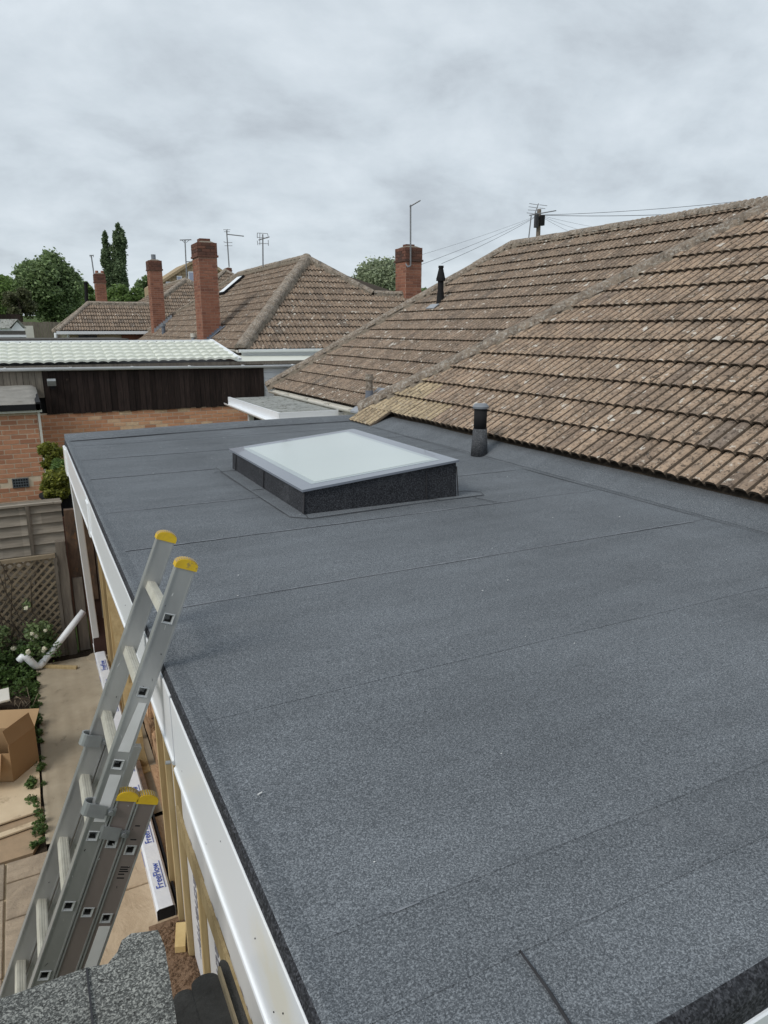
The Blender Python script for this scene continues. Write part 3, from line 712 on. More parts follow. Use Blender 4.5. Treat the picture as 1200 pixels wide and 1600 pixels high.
# ================================================================== VENTS on the flat roof / tiles
vp = thing('soil_vent_pipe', 'black vent pipe with grey cowl standing on the grey felt roof beside the tiles', 'vent pipe', (3.43, 5.0, 0))
MB().tube((3.43, 5.0, .0), (3.43, 5.0, .235), .074, 20, .060).build('felt_sleeve', M['felt_mid'], vp, True)
MB().tube((3.43, 5.0, .23), (3.43, 5.0, .40), .055, 20).build('pipe', M['black'], vp, True)
q = MB().tube((3.43, 5.0, .405), (3.43, 5.0, .422), .066, 20, .070).tube((3.43, 5.0, .422), (3.43, 5.0, .445), .070, 20, .050); q.build('cowl', M['grey_cap'], vp)

# ================================================================== MAIN BUNGALOW (near wing and far wing)
P34 = R(34); c34, s34 = math.cos(P34), math.sin(P34)
bung = thing('bungalow', 'brown tiled bungalow roof rising right of the flat roof, with mossy hips', 'house', (5.5, 6, G))
uN = Vector((0, -1, 0)); vN = Vector((c34, 0, s34)); PN = R(32.9); nO = Vector((3.67, 0, .115)); vNear = Vector((math.cos(PN), 0, math.sin(PN)))
hipA = Vector((3.66, 7.79, .12)); hipB = Vector((7.35, 4.80, 2.495))
hv = (hipB-hipA); 
near_plane = vplane(hipA, hipB, (6, 2, 0))
def pick_near(c, p):
    if p.y > 6.15-.0*c and c < 3 and p.y > 6.35+c*.42+random.uniform(-.15, .15): return M['tile_new']
    return M['tile']
wing = MB().add([(3.70, -2, .09), (3.70, 7.74, .09), (7.35, 4.72, 2.44), (7.35, -2, 2.44), (11, -2, .09), (11, 7.74, .09)], [(0, 3, 2, 1), (2, 3, 4, 5), (1, 2, 5), (0, 4, 3), (0, 1, 5, 4)])
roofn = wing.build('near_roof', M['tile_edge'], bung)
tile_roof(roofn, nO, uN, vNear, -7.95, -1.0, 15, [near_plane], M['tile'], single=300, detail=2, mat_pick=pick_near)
ridge_line(roofn, hipA+Vector((-.03, .05, .0)), hipB, .118, 'hip_tile', lift=.01)
ridge_line(roofn, hipB, (7.35, -1.5, 2.50), .12, lift=.01)
# small stepped verge tiles at the lower corner
stub = MB()
for i in range(4):
    y = 7.22+i*.115; 
TVs, TFs, TMs = tile_geo(2)
for i in range(3):
    m = axes(Vector((3.43, 7.72-i*.2, -.02)), uN, vN, uN.cross(vN)); me = bpy.data.meshes.new('tile'); me.from_pydata(TVs.tolist(), [], TFs)
    me.materials.append(M['tile_new']); me.materials.append(M['tile_edge']); me.materials.append(M['groove']); me.polygons.foreach_set('material_index', TMs); inst('tile', me, m, roofn)
v = []
MB().add([(3.50, 7.80, -.06), (3.60, 7.93, -.06), (4.35, 7.35, .48), (4.25, 7.18, .50), (3.50, 7.70, .06), (3.62, 7.88, .10)], [(0, 1, 5, 4), (4, 5, 2, 3), (0, 4, 3), (1, 2, 5)]).build('mortar_fillet', M['mortar_pale'], roofn)
# far wing
fO = Vector((4.68, 0, -.15)); f1 = Vector((4.66, 14.66, -.15)); f2 = Vector((8.78, 11.9, 2.62))
farp = vplane(f1, f2, (8, 8, 0))
wing2 = MB().add([(4.72, 4, -.18), (4.72, 14.6, -.18), (8.8, 11.9, 2.57), (8.8, 4, 2.57), (13, 4, -.18), (13, 14.6, -.18)], [(0, 3, 2, 1), (2, 3, 4, 5), (1, 2, 5), (0, 4, 3), (0, 1, 5, 4)])
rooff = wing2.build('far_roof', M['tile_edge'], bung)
tile_roof(rooff, fO, uN, vN, -14.8, -5.6, 17, [farp, vplane((4.0, 7.55, 0), (7.4, 4.7, 0), (6, 12, 0))], M['tile_far'], single=0, detail=2)
ridge_line(rooff, f1+Vector((-.03, .03, .03)), f2+Vector((0, 0, .0)), .12, 'hip_tile')
ridge_line(rooff, f2+Vector((0, 0, .02)), (8.8, 5.2, 2.60), .12, lift=.01)
# walls, fascia and gutter of the far wing
MB().box(5.05, 12.6, 7.6, 14.3, G, -.16).build('wall', M['render_cream'], bung)
MB().box(4.0, 10.8, -1.9, 7.45, G, .10).build('wall', M['render_cream'], bung)
def gutter(p, q_, parent, r=.055, mat='upvc_old', brackets=True, name='gutter', out=(0, 0, 0)):
    p, q_ = Vector(p), Vector(q_); d = (q_-p).normalized(); sd = d.cross(Vector((0, 0, 1))); vs, fs = [], []; n = 8
    for P in (p, q_):
        for i in range(n+1):
            t = math.pi*i/n; vs.append(P+sd*math.cos(t)*r-Vector((0, 0, 1))*math.sin(t)*r)
        for i in range(n, -1, -1):
            t = math.pi*i/n; vs.append(P+sd*math.cos(t)*(r-.006)-Vector((0, 0, 1))*math.sin(t)*(r-.006))
    m = 2*(n+1); fs = [(i, (i+1) % m, m+(i+1) % m, m+i) for i in range(m)]+[tuple(range(m))[::-1], tuple(range(m, 2*m))]
    g = mk(name, vs, fs, M[mat], parent, smooth=False)
    if brackets:
        n = int((q_-p).length/1.0)
        for i in range(1, n): c = p+(q_-p)*(i/n); MB().bar(c-d*.02, c+d*.02, r*2.15, .02).build('gutter_bracket', M[mat], g)
    return g
gutter((4.63, 8.3, -.19), (4.63, 14.55, -.19), bung)
MB().box(4.70, 4.74, 8.0, 14.5, -.36, -.17).build('fascia_board', M['upvc_old'], bung)
# black terminal on the far slope
def far_z(x): return -.15+(x-4.68)*math.tan(P34)
def ray_plane(x, y, P0, n):
    d = ray(x, y); O_ = Vector((0, 0, CAM_H)); return O_+d*((Vector(P0)-O_).dot(n)/d.dot(n))
nFar = Vector((-s34, 0, c34))
b = ray_plane(688, 474, fO, nFar); dd = (b-cam.location).length; hh = 55/1141*dd
vt = thing('roof_vent_terminal', 'black conical gas flue terminal standing on the far brown roof slope', 'roof vent', b)
MB().tube(b-Vector((0, 0, .1)), b+Vector((0, 0, hh*.32)), .085, 14, .06).build('base_collar', M['black'], vt)
MB().tube(b+Vector((0, 0, hh*.3)), b+Vector((0, 0, hh*.62)), .055, 14).build('pipe', M['black'], vt)
q = MB().tube(b+Vector((0, 0, hh*.60)), b+Vector((0, 0, hh*.68)), .085, 14).tube(b+Vector((0, 0, hh*.68)), b+Vector((0, 0, hh*.94)), .08, 14, .04).tube(b+Vector((0, 0, hh*.94)), b+Vector((0, 0, hh)), .05, 14)
q.build('cowl', M['black'], vt)
vv = vN; MB().obox(b+uN*-.12-vN*.26+nFar*.055, uN*.3, vN*.14, nFar*.01).build('lead_slate', M['lead_lt'], vt)
b = ray_plane(577, 627, fO, nFar)
vt = thing('old_vent_pipe', 'short lichen-stained pipe with blue-black base beside the mortared hip', 'vent pipe', b)
MB().tube(b-Vector((0, 0, .1)), b+Vector((0, 0, .17)), .065, 14, .06).build('base_sleeve', M['lead'], vt)
MB().tube(b+Vector((0, 0, .15)), b+Vector((0, 0, .34)), .055, 14).build('pipe', M['ridge'], vt)
MB().tube(b+Vector((0, 0, .33)), b+Vector((0, 0, .42)), .075, 10, .06).build('cap', M['ridge'], vt)
MB().obox(b+Vector((-.28, -.15, -.17)), (.5, 0, .34), (0, .26, 0), (0, 0, .03)).build('lead_slate', M['lead_lt'], vt)

# ================================================================== CANOPY beyond the flat roof
can = thing('flat_roof_canopy', 'small pale felt flat roof with white gutter below the brown tiled eave', 'canopy', (4.0, 12, G))
zc = -.27
MB().poly([(3.60, 10.85), (4.75, 10.85), (4.75, 13.9), (3.60, 13.9)], zc-.10, zc-.01).build('deck', M['upvc'], can)
MB().poly([(3.64, 10.9), (4.72, 10.9), (4.72, 13.86), (3.64, 13.86)], zc-.008, zc+.02).build('felt_sheet', M['felt_pale'], can)
MB().box(3.57, 4.6, 10.82, 10.86, zc-.13, zc+.035).build('fascia_board', M['upvc'], can)
MB().box(3.57, 3.61, 10.87, 13.95, zc-.13, zc+.035).build('fascia_board', M['upvc'], can)
gutter((3.50, 10.75, zc-.11), (4.72, 10.75, zc-.11), can, .06, 'upvc_old', False); gutter((3.52, 13.9, zc-.07), (3.52, 10.8, zc-.11), can, .05, 'upvc', False)
for x in (3.68, 4.05): MB().box(x, x+.09, 12.9, 13.0, G, zc-.1).build('door_frame', M['upvc'], can)
MB().box(3.78, 4.04, 12.94, 12.96, G, zc-.1).build('door_glass', M['glass_dark'], can)
pw = MB().box(3.85, 4.70, 10.98, 11.1, G, zc-.13).build('brick_wall', M['mort_rd'], can)
brickwork(pw, (3.85, 10.98, -.95), (1, 0, 0), (0, 0, 1), (0, -1, 0), .85, .55, M['brick_red'], single=True)

# ================================================================== GARAGE on the left, boundary wall, clad outbuilding
gar = thing('brick_garage', 'orange brick garage with mossy flat roof at the left edge', 'garage', (-1.3, 14, G))
gw = MB().box(-2.8, .135, 12.3, 14.9, G, -.16).build('wall', M['mort_lt'], gar)
def sk_air(a, b, z): zz = z+G; return a+(-2.8) < -.08 and b-2.8 > -.34 and -1.36 < zz+.03 < -1.2
brickwork(gw, (-2.8, 12.3, G), (1, 0, 0), (0, 0, 1), (0, -1, 0), 2.935, 2.2, M['brick_orange'], skip=sk_air)
brickwork(gw, (.135, 12.3, G), (0, 1, 0), (0, 0, 1), (1, 0, 0), 2.5, 2.2, M['brick_orange'], single=False)
ab = MB().box(-.33, -.10, 12.285, 12.31, -1.36, -1.21).build('air_brick', M['black'], gar)
q = MB()
for r in range(4): q.box(-.325, -.105, 12.278, 12.284, -1.352+r*.044, -1.345+r*.044)
for c in range(7): q.box(-.325+c*.036, -.319+c*.036, 12.278, 12.284, -1.352, -1.22)
q.build('grille', M['grey_cap'], ab)
M['moss_felt'] = simple('mossy grey felt', (.30, .285, .26), (.22, .21, .19), 3, .95, .1, bump=1.0, dirt=((.09, .08, .05), 4, .60), bdist=.02)
v, f = [], []; nx_, ny_ = 40, 34
for j in range(ny_+1):
    for i in range(nx_+1):
        x = -2.9+3.10*i/nx_; y = 12.18+2.8*j/ny_; e_ = min(x+2.9, .20-x, y-12.18, 14.98-y)
        v.append((x, y, -.045+.10*j/ny_+.018*noise.noise((x*3, y*3, 0))-(.05 if e_ < .03 else 0)))
for j in range(ny_):
    for i in range(nx_): a = j*(nx_+1)+i; f.append((a, a+1, a+nx_+2, a+nx_+1))
mk('felt_sheet', v, f, M['moss_felt'], gar, smooth=True)
MB().box(-2.88, .19, 12.17, 12.25, -.15, -.06).build('felt_edge', M['black'], gar); MB().box(.13, .20, 12.17, 14.9, -.15, -.03).build('felt_edge', M['black'], gar)
MB().box(-2.9, .21, 12.20, 12.24, -.185, -.152).build('fascia_trim', M['upvc_old'], gar)
MB().bar((.16, 12.26, -.17), (.165, 12.26, G), .035, .035).build('downpipe', M['upvc_old'], gar)

bw = thing('boundary_brick_wall', 'long multi orange brick wall under the dark timber boards', 'wall', (2.2, 15, G))
q = MB().box(-.2, 5.2, 15.0, 15.2, G, -.50).build('wall_core', M['mort_lt'], bw)
brickwork(bw, (-.2, 15.0, G), (1, 0, 0), (0, 0, 1), (0, -1, 0), 5.1, 1.89, M['brick_mix'])
ob = thing('clad_outbuilding', 'outbuilding with dark stained vertical boards under a pale green tiled sheet roof', 'outbuilding', (2.3, 16, G))
MB().box(-2.5, 4.6, 15.06, 19, -.52, .33).build('frame', M['black'], ob)
x = .34
while x < 4.62:
    w_ = random.uniform(.09, .125); bo = MB().box(x, x+w_-.004, 15.0-random.uniform(.02, .04), 15.055, -.52+random.uniform(-.01, .01), .33).build('board', M['timber_black'], ob); x += w_
x = -2.5
while x < .33:
    w_ = random.uniform(.10, .13); MB().box(x, x+w_-.006, 15.0-random.uniform(.02, .03), 15.055, -.2, .33).build('board', M['timber_grey_v'], ob); x += w_
w2 = MB().box(4.62, 6.6, 15.0, 15.3, G, .30).build('white_wall', M['white_wall'], ob)
for i in range(8): MB().box(4.62, 6.6, 14.985, 15.0, -.75+i*.13, -.63+i*.13).build('clapboard', M['white_wall'], ob)
gutter((-2.5, 14.93, .385), (6.4, 14.93, .30), ob, .06, 'upvc')
MB().box(-2.5, 6.4, 14.985, 15.01, .33, .40).build('fascia_board', M['timber_grey_v'], ob)
# metal tile-effect roof
nr = 6; nxs = 220; zf, zb_, yf, yb_ = .43, .78, 14.95, 16.35
def gslope(t): return zf+(zb_-zf)*t
v, f = [], []
for r in range(nr):
    a0 = len(v)
    for (t, dz) in ((r/nr, .040), ((r+1)/nr+.004, .0)):
        for i in range(nxs+1):
            x = -2.5+6.75*i/nxs; wv = .030*abs(math.sin(math.pi*x/.19))**.6
            v.append((x, yf+(yb_-yf)*t, gslope(t)+dz+wv))
    b0 = len(v)
    for i in range(nxs+1): x, y, z = v[a0+i]; v.append((x, y+.002, z-.040))
    for i in range(nxs): a = a0+i; f.append((a, a+1, a+nxs+2, a+nxs+1)); f.append((b0+i, b0+i+1, a+1, a))
rs = mk('roof_sheet', v, f, M['metal_green'], ob)
clipbm(rs.data, [(co-WO[rs.name], no) for co, no in [vplane((4.12, 14.9, 0), (3.86, 16.4, 0), (0, 15, 0))]])
MB().bar((4.12, 14.92, .455), (3.88, 16.38, .82), .07, .05).build('verge_trim', M['upvc'], ob)
MB().box(-2.5, 3.9, 16.35, 16.5, .79, .83).build('ridge_flashing', M['upvc'], ob)
q = MB(); x = -2.45
while x < 3.7: q.box(x, x+.13, 16.325, 16.349, .775, .803); x += .19
q.build('ridge_vent_gap', M['black'], ob)
MB().add([(4.2, 14.98, .36), (6.6, 14.98, .30), (6.6, 16.1, .47), (4.0, 16.1, .50)], [(0, 1, 2, 3)]).build('side_roof_sheet', M['metal_green'], ob)
MB().box(-2.5, 2.15, 16.6, 19.2, .82, .86).build('back_flat_roof', M['slate_old'], ob); MB().box(2.35, 3.2, 16.6, 17.3, .79, .825).build('back_flat_roof', M['slate_old'], ob)
# floodlight
fl = thing('security_floodlight', 'small grey floodlight on the dark boards above the garage roof', 'floodlight', (.43, 14.9, .16))
bevel(MB().obox((.40, 14.80, .12), (.15, 0, 0), (0, .03, -.10), (0, .05, .04)).build('lamp_head', M['steel'], fl), .004)
MB().bar((.47, 14.86, .10), (.47, 14.97, .05), .03, .03).build('bracket', M['black'], fl); MB().box(.45, .52, 14.87, 14.94, -.04, .02).build('sensor', M['black'], fl)

# ================================================================== BACKGROUND HOUSES
def plane_n(v, u): return Vector(u).cross(Vector(v)).normalized()
# ---- house A
ha = thing('hipped_bungalow', 'brown hipped bungalow roof in the middle distance with tall red chimney on its left slope', 'house', (8.5, 22, gh(8, 22)))
ax, ay, az = 4.45, 16.0, .60; apex = Vector((7.40, 19.5, 2.93)); rend = Vector((7.40, 26.3, 2.93)); cFar = Vector((4.45, 32.6, .60))
vF = (Vector((0, apex.y-ay, apex.z-az))).normalized(); vLf = (Vector((apex.x-ax, 0, apex.z-az))).normalized()
core = MB().add([(ax+.05, ay+.05, az-.05), (18, ay+.05, az-.05), tuple(apex-Vector((0, 0, .06))), tuple(rend-Vector((0, 0, .06))), (ax+.05, 32.5, az-.05), (8.72, 18.05, 1.90), (18, 18.05, 1.90), (10.4, 32.5, az-.05), (18, 22, az-.05)],
                [(0, 1, 6, 5), (0, 5, 2), (0, 2, 3, 4), (2, 5, 8, 7), (2, 7, 3), (3, 7, 4), (5, 6, 8), (0, 4, 7, 8, 1)]).build('roof', M['tile_edge'], ha)
nA = Vector((1, 0, 0)).cross(vF)
tile_roof(core, (ax, ay, az), (1, 0, 0), vF, 0, 4.2, 14, [vplane((ax, ay, 0), apex, (10, 16, 0)), vplane(apex, (8.7, 18.06, 0), (7.4, 17, 0))], M['tile_far'])
tile_roof(core, (ax, ay, az), (1, 0, 0), vF, 4.2, 11.5, 8, [], M['tile_far'])
# (front slope left of the lower ridge)
tile_roof(core, (ax, 0, az), (0, -1, 0), vLf, -32.6, -16.0, 13, [vplane((ax, ay, 0), apex, (5, 20, 0)), vplane(cFar, rend, (5, 20, 0))], M['tile_far'])
ridge_line(core, (ax-.03, ay-.03, az+.04), apex+Vector((0, 0, .05)), .13, 'hip_tile'); ridge_line(core, apex+Vector((0, 0, .05)), rend+Vector((0, 0, .05)), .11)
ridge_line(core, cFar+Vector((0, 0, .04)), rend+Vector((0, 0, .05)), .10, 'hip_tile'); ridge_line(core, (8.75, 18.06, 1.99), apex+Vector((0, 0, .05)), .11, 'hip_tile'); ridge_line(core, (8.75, 18.08, 1.99), (17, 18.08, 1.99), .10)
MB().box(ax+.25, 17.5, ay+.3, 21.5, G+.5, az-.06).build('wall', M['white_wall'], ha); MB().box(ax+.25, 10, ay+.3, 32.2, G+.5, az-.06).build('wall', M['brick_red'], ha)
gutter((ax-.05, ay-.06, az+.02), (17, ay-.06, az+.02), ha, .07, 'upvc'); gutter((ax-.06, 32.6, az+.0), (ax-.06, ay, az+.0), ha, .06)
MB().box(ax+.02, 17.4, ay+.02, ay+.05, az-.20, az-.03).build('fascia_board', M['upvc'], ha)
# roof window
nL = Vector((0, -1, 0)).cross(vLf); P0 = Vector((ax, 20, az))
a1 = ray_plane(345, 463, P0, nL); a2 = ray_plane(380, 435, P0, nL)
yy = (a1.y+a2.y)/2-.1
s1 = (a1.x-ax)/vLf.x; s2 = (a2.x-ax)/vLf.x
rw = MB().obox(Vector((ax, yy+.35, az))+vLf*s1+nL*.05, (0, -.7, 0), vLf*(s2-s1), nL*.07).build('roof_window', M['black'], ha)
MB().obox(Vector((ax, yy+.30, az))+vLf*(s1+.06)+nL*.121, (0, -.6, 0), vLf*(s2-s1-.12), nL*.006).build('pane', M['upvc'], rw)

def chimney(name, label, x0, x1, y0, y1, zb, zt, side, cat='chimney', single=True, parent=None, pot=True, mat='brick_red', corb=.38, capmat='brick_dirty', mort='mort_rd', group=None):
    t = parent
    stack = MB().box(x0, x1, y0, y1, zb, zt-.03).build('chimney', M[mort], t) if t else None
    H_ = zt-corb-zb
    brickwork(stack, (x0, y0, zb), (1, 0, 0), (0, 0, 1), (0, -1, 0), x1-x0, H_, M[mat], single=single, limit=150)
    brickwork(stack, (x0, y1, zb), (0, -1, 0), (0, 0, 1), (-1, 0, 0), y1-y0, H_, M[mat], single=single, limit=100)
    MB().box(x0-.035, x1+.035, y0-.035, y1+.035, zt-corb, zt-corb+.05).build('string_course', M[capmat], stack)
    cap = MB().box(x0-.012, x1+.012, y0-.012, y1+.012, zt-corb+.05, zt-.02).build('cap_core', M['brick_dirty'], stack)
    # capping courses
    q = MB()
    for r in range(int((corb-.08)/.075)):
        z = zt-corb+.055+r*.075; x = x0-.012-(r % 2)*.11
        while x < x1+.01:
            a, b_ = max(x, x0-.012), min(x+.215, x1+.012)
            if b_-a > .02: q.box(a, b_-.008, y0-.022, y0-.012, z, z+.065, .002)
            x += .225
        y = y0-.012-(r % 2)*.11
        while y < y1:
            a, b_ = max(y, y0-.012), min(y+.215, y1)
            if b_-a > .02: q.box(x0-.022, x0-.012, a, b_-.008, z, z+.065, .002)
            y += .225
    q.build('cap_brick_field', M[capmat], stack)['kind'] = 'stuff'
    MB().add([(x0+.02, y0+.02, zt-.02), (x1-.02, y0+.02, zt-.02), (x1-.02, y1-.02, zt-.02), (x0+.02, y1-.02, zt-.02), (x0+.12, y0+.12, zt+.03), (x1-.12, y0+.12, zt+.03), (x1-.12, y1-.12, zt+.03), (x0+.12, y1-.12, zt+.03)], BOXF[1:]).build('flaunching', M['mortar'], stack)
    return stack
def leftz(x): return az+(x-ax)*(apex.z-az)/(apex.x-ax)
zt = PY(330, 378, 19.7).z
x0c = PY(316, 500, 19.7).x; x1c = PY(344.5, 500, 19.7).x
chd = chimney('chimney', None, x0c, x1c, 19.7, 20.42, leftz(x0c)-.15, zt, None, parent=ha)
MB().box((x0c+x1c)/2-.14, (x0c+x1c)/2+.14, 19.9, 20.2, zt, zt+.10).build('chimney_pot', M['brick_dirty'], chd)
# stepped lead flashing on the slope
for i in range(7):
    xx = x0c+.02+i*.07; MB().box(xx, xx+.07, 19.7-.022, 19.7-.012, leftz(xx)-.02, leftz(xx)+.18).build('stepped_flashing', M['lead'], chd)
MB().obox(Vector((x0c-.05, 19.68, leftz(x0c-.05)))+nL*.06, vLf*.85, (0, -.12, 0), nL*.01).build('soaker', M['lead'], chd)
for nm, px, py, lab, mt in (('roof_vent_stub', 316-12, 530, 'short pale grey vent stub on the slope behind the green sheet roof', 'grey_cap'),):
    b = ray_plane(302.5, 533, P0, nL)
    t = thing('roof_vent_stub', lab, 'roof vent', b); MB().tube(b-Vector((0, 0, .1)), b+Vector((0, 0, .12)), .06, 10).build('pipe', M['lead_lt'], t); MB().tube(b+Vector((0, 0, .11)), b+Vector((0, 0, .22)), .08, 10).build('cap', M['upvc_old'], t)
b = ray_plane(256, 523, P0, nL)
t = thing('roof_vent_stub', 'dark short vent pipe beside the stepped flashing of the slimmer far chimney', 'roof vent', b); MB().tube(b-Vector((0, 0, .1)), b+Vector((0, 0, .30)), .07, 10).build('pipe', M['lead'], t); MB().tube(b+Vector((0, 0, .29)), b+Vector((0, 0, .38)), .10, 10).build('cap', M['grey_cap'], t)
# chimney E
yE = 29.6; x0e = PY(238, 480, yE).x; x1e = PY(257.5, 480, yE).x; ztE = PY(240, 406, yE).z
che = chimney('chimney', None, x0e, x1e, yE, yE+.62, leftz(max(x0e, ax))-.5, ztE, None, parent=ha, single=False)
MB().tube(((x0e+x1e)/2, yE+.3, ztE), ((x0e+x1e)/2, yE+.3, ztE+.22), .09, 10).build('chimney_pot', M['grey_cap'], che)
for i in range(8):
    xx = x0e+i*.09; MB().box(xx, xx+.09, yE-.025, yE-.014, leftz(xx)-.05, leftz(xx)+.22).build('stepped_flashing', M['lead_lt'], che)
# chimney F on the lower ridge at the right
yF_ = 17.85; x0f = PY(634, 440, yF_).x; x1f = PY(658.5, 440, yF_).x; ztF = PY(640, 385, yF_).z
chf = chimney('chimney', None, x0f, x1f, yF_, yF_+.60, 1.2, ztF, None, parent=ha)
chf['label'] = 'red brick chimney carrying the tall aerial'
MB().box((x0f+x1f)/2-.13, (x0f+x1f)/2+.13, yF_+.2, yF_+.4, ztF, ztF+.08).build('chimney_pot', M['brick_dirty'], chf)

# ---- house B (left, low hipped)
hb = thing('low_hipped_bungalow', 'low brown roof with cream walls between the round tree and the slim chimney', 'house', (4, 34, gh(4, 34)))
yB = 31.5; eL = PY(90, 517, yB); rL = PY(138, 474, yB+2.0); xR = PY(262, 520, yB).x
sl = (rL.z-eL.z)/2.0; vB = Vector((0, 2.0, rL.z-eL.z)).normalized(); rl = math.hypot(2.0, rL.z-eL.z)
coreB = MB().add([(eL.x, yB, eL.z-.04), (xR, yB, eL.z-.04), (xR, yB+2, rL.z-.05), (rL.x, yB+2, rL.z-.05), (eL.x, yB+5, eL.z-.04), (xR, yB+5, eL.z-.04)], [(0, 1, 2, 3), (0, 3, 4), (3, 2, 5, 4), (0, 4, 5, 1)]).build('roof', M['tile_far'], hb)
tile_roof(coreB, (eL.x, yB, eL.z), (1, 0, 0), vB, 0, xR-eL.x, int(rl/.3), [vplane(eL, rL, (eL.x+3, yB, 0))], M['tile_far'])
ridge_line(coreB, eL, rL, .10, 'hip_tile'); ridge_line(coreB, rL, (xR, yB+2, rL.z), .10)
ridge_line(coreB, (eL.x, yB+3.5, eL.z), rL, .09, 'hip_tile')
MB().box(eL.x+.35, xR, yB+.35, yB+4.6, gh(4, 34)-.3, eL.z-.05).build('wall', M['render_cream'], hb)
xb1 = PY(190, 525, yB+.3).x; MB().box(xb1, xR, yB+.28, yB+.4, gh(4, 34)-.3, eL.z-.05).build('wall', M['brick_red'], hb)
MB().box(eL.x-.05, xR, yB-.08, yB+.0, eL.z-.13, eL.z-.01).build('gutter', M['upvc'], hb)
a = PY(123, 528, yB+.3); b_ = PY(152, 530, yB+.3); MB().box(a.x, b_.x, yB+.30, yB+.345, a.z-.25, a.z+.1).build('window', M['glass_dark'], hb)
MB().tube(PY(107, 522, yB+.2), PY(107, 540, yB+.2), .05).build('downpipe', M['upvc'], hb); MB().tube(PY(87, 520, yB), PY(88, 540, yB), .06).build('downpipe', M['upvc'], hb)
yc = yB+2.1; x0 = PY(150, 450, yc).x; x1 = PY(166, 450, yc).x; zt = PY(157, 427, yc).z
chb = chimney('chimney', None, x0, x1, yc, yc+.6, rL.z-.4, zt, None, parent=hb, single=False)
for dx_ in (.12, .34): MB().tube((x0+dx_, yc+.3, zt), (x0+dx_, yc+.3, zt+.12), .07, 8, .06).build('chimney_pot', M['brick_red'], chb)
a = PY(135, 476, yc+.5); t = thing('stove_flue', 'thin black flue pipe rising behind the low roof by the round tree', 'flue', (a.x, a.y, a.z-.5)); o = MB().tube((a.x, a.y, a.z-.5), PY(134, 443, yc+.5), .075, 10).build('pipe', M['black'], t)
MB().tube(PY(134, 443.2, yc+.5), PY(134, 440.5, yc+.5), .10, 10).build('cap', M['black'], t)

# ---- house C
hc = thing('far_hipped_bungalow', 'small brown pyramid hip rising behind between the two tall chimneys', 'house', (9, 38, gh(9, 38)))
ap = PD(290, 438, 37.0); fe = ap.y-3.4; ez = ap.z-2.3
cl = PY(228, 512, fe); lx = ap.x-3.6; rx = ap.x+3.6; by = ap.y+7
vC = Vector((0, 3.4, 2.3)).normalized(); 
coreC = MB().add([(lx, fe, ez-.04), (rx, fe, ez-.04), (ap.x, ap.y, ap.z-.05), (ap.x, by, ap.z-.05), (lx, by+3, ez-.04), (rx, by+3, ez-.04)], [(0, 1, 2), (0, 2, 3, 4), (1, 5, 3, 2), (3, 5, 4), (0, 4, 5, 1)]).build('roof', M['tile_far'], hc)
tile_roof(coreC, (lx, fe, ez), (1, 0, 0), vC, 0, rx-lx, 13, [vplane((lx, fe, 0), ap, (ap.x, fe, 0)), vplane((rx, fe, 0), ap, (ap.x, fe, 0))], M['tile_far'])
vC2 = Vector((3.6, 0, 2.3)).normalized()
tile_roof(coreC, (lx, 0, ez), (0, -1, 0), vC2, -by, -fe, 14, [vplane((lx, fe, 0), ap, (lx, fe+3, 0))], M['tile_far'])
ridge_line(coreC, (lx, fe, ez+.03), ap+Vector((0, 0, .04)), .12, 'hip_tile'); ridge_line(coreC, (rx, fe, ez+.03), ap+Vector((0, 0, .04)), .12, 'hip_tile'); ridge_line(coreC, ap+Vector((0, 0, .04)), (ap.x, by, ap.z+.04), .10)
MB().box(lx+.3, rx-.3, fe+.3, by+2.7, G+.5, ez-.05).build('wall', M['render_cream'], hc)

# ---- house G (tile hung gable) and H
hg = thing('tile_hung_house', 'tan tile-hung gable with curtained windows far behind the tall chimney', 'house', (14, 50, gh(14, 50)))
yG = 50.0; pL = PY(255, 441, yG); pT = PY(313, 403, yG); pR = PY(372, 446, yG)
zb0 = gh(14, 50)
MB().add([(pL.x, yG, zb0), (pR.x, yG, zb0), (pR.x, yG, pR.z), tuple(pT), (pL.x, yG, pL.z), (pL.x, yG+8, zb0), (pR.x, yG+8, zb0), (pR.x, yG+8, pR.z), (pT.x, yG+8, pT.z), (pL.x, yG+8, pL.z)],
         [(0, 1, 2, 3, 4), (3, 2, 7, 8), (4, 3, 8, 9), (1, 6, 7, 2), (5, 0, 4, 9), (6, 5, 9, 8, 7)]).build('wall', M['tile_tan'], hg)
hung = MB(); z = pL.z-2.2
while z < pT.z:
    if z < pL.z: xa_, xb_ = pL.x, pR.x
    else: xa_ = pL.x+(pT.x-pL.x)*(z-pL.z)/(pT.z-pL.z); xb_ = pR.x+(pT.x-pR.x)*(z-pR.z)/(pT.z-pR.z) if z > pR.z else pR.x
    x = xa_+.05
    while x < xb_-.1: hung.obox((x, yG-.06, z), (.31, 0, 0), (0, .03, 0), (0, .03, .22)); x += .33
    z += .21
hung.build('hung_tile_field', M['tile_tan'], hg)['kind'] = 'stuff'
for (a, b_) in (((293.5, 424), (308, 447)), ((276, 431), (285, 443)), ((259, 440), (267, 452))):
    A = PY(a[0], a[1], yG-.12); B = PY(b_[0], b_[1], yG-.12)
    wf = MB().box(A.x, B.x, yG-.14, yG-.07, B.z, A.z).build('window', M['upvc'], hg); MB().box(A.x+.06, B.x-.06, yG-.155, yG-.141, B.z+.06, A.z-.06).build('pane', M['window_blue'], wf)
MB().bar(pL+Vector((-.1, -.12, .03)), pT+Vector((0, -.12, .08)), .25, .16).build('verge_board', M['tile_tan'], hg); MB().bar(pT+Vector((0, -.12, .08)), pR+Vector((.2, -.12, .03)), .25, .16).build('verge_board', M['tile_tan'], hg)
hh_ = thing('hipped_house_far_right', 'small brown roof peak with stub chimney beside the tall red chimney', 'house', (13, 40, gh(13, 40)))
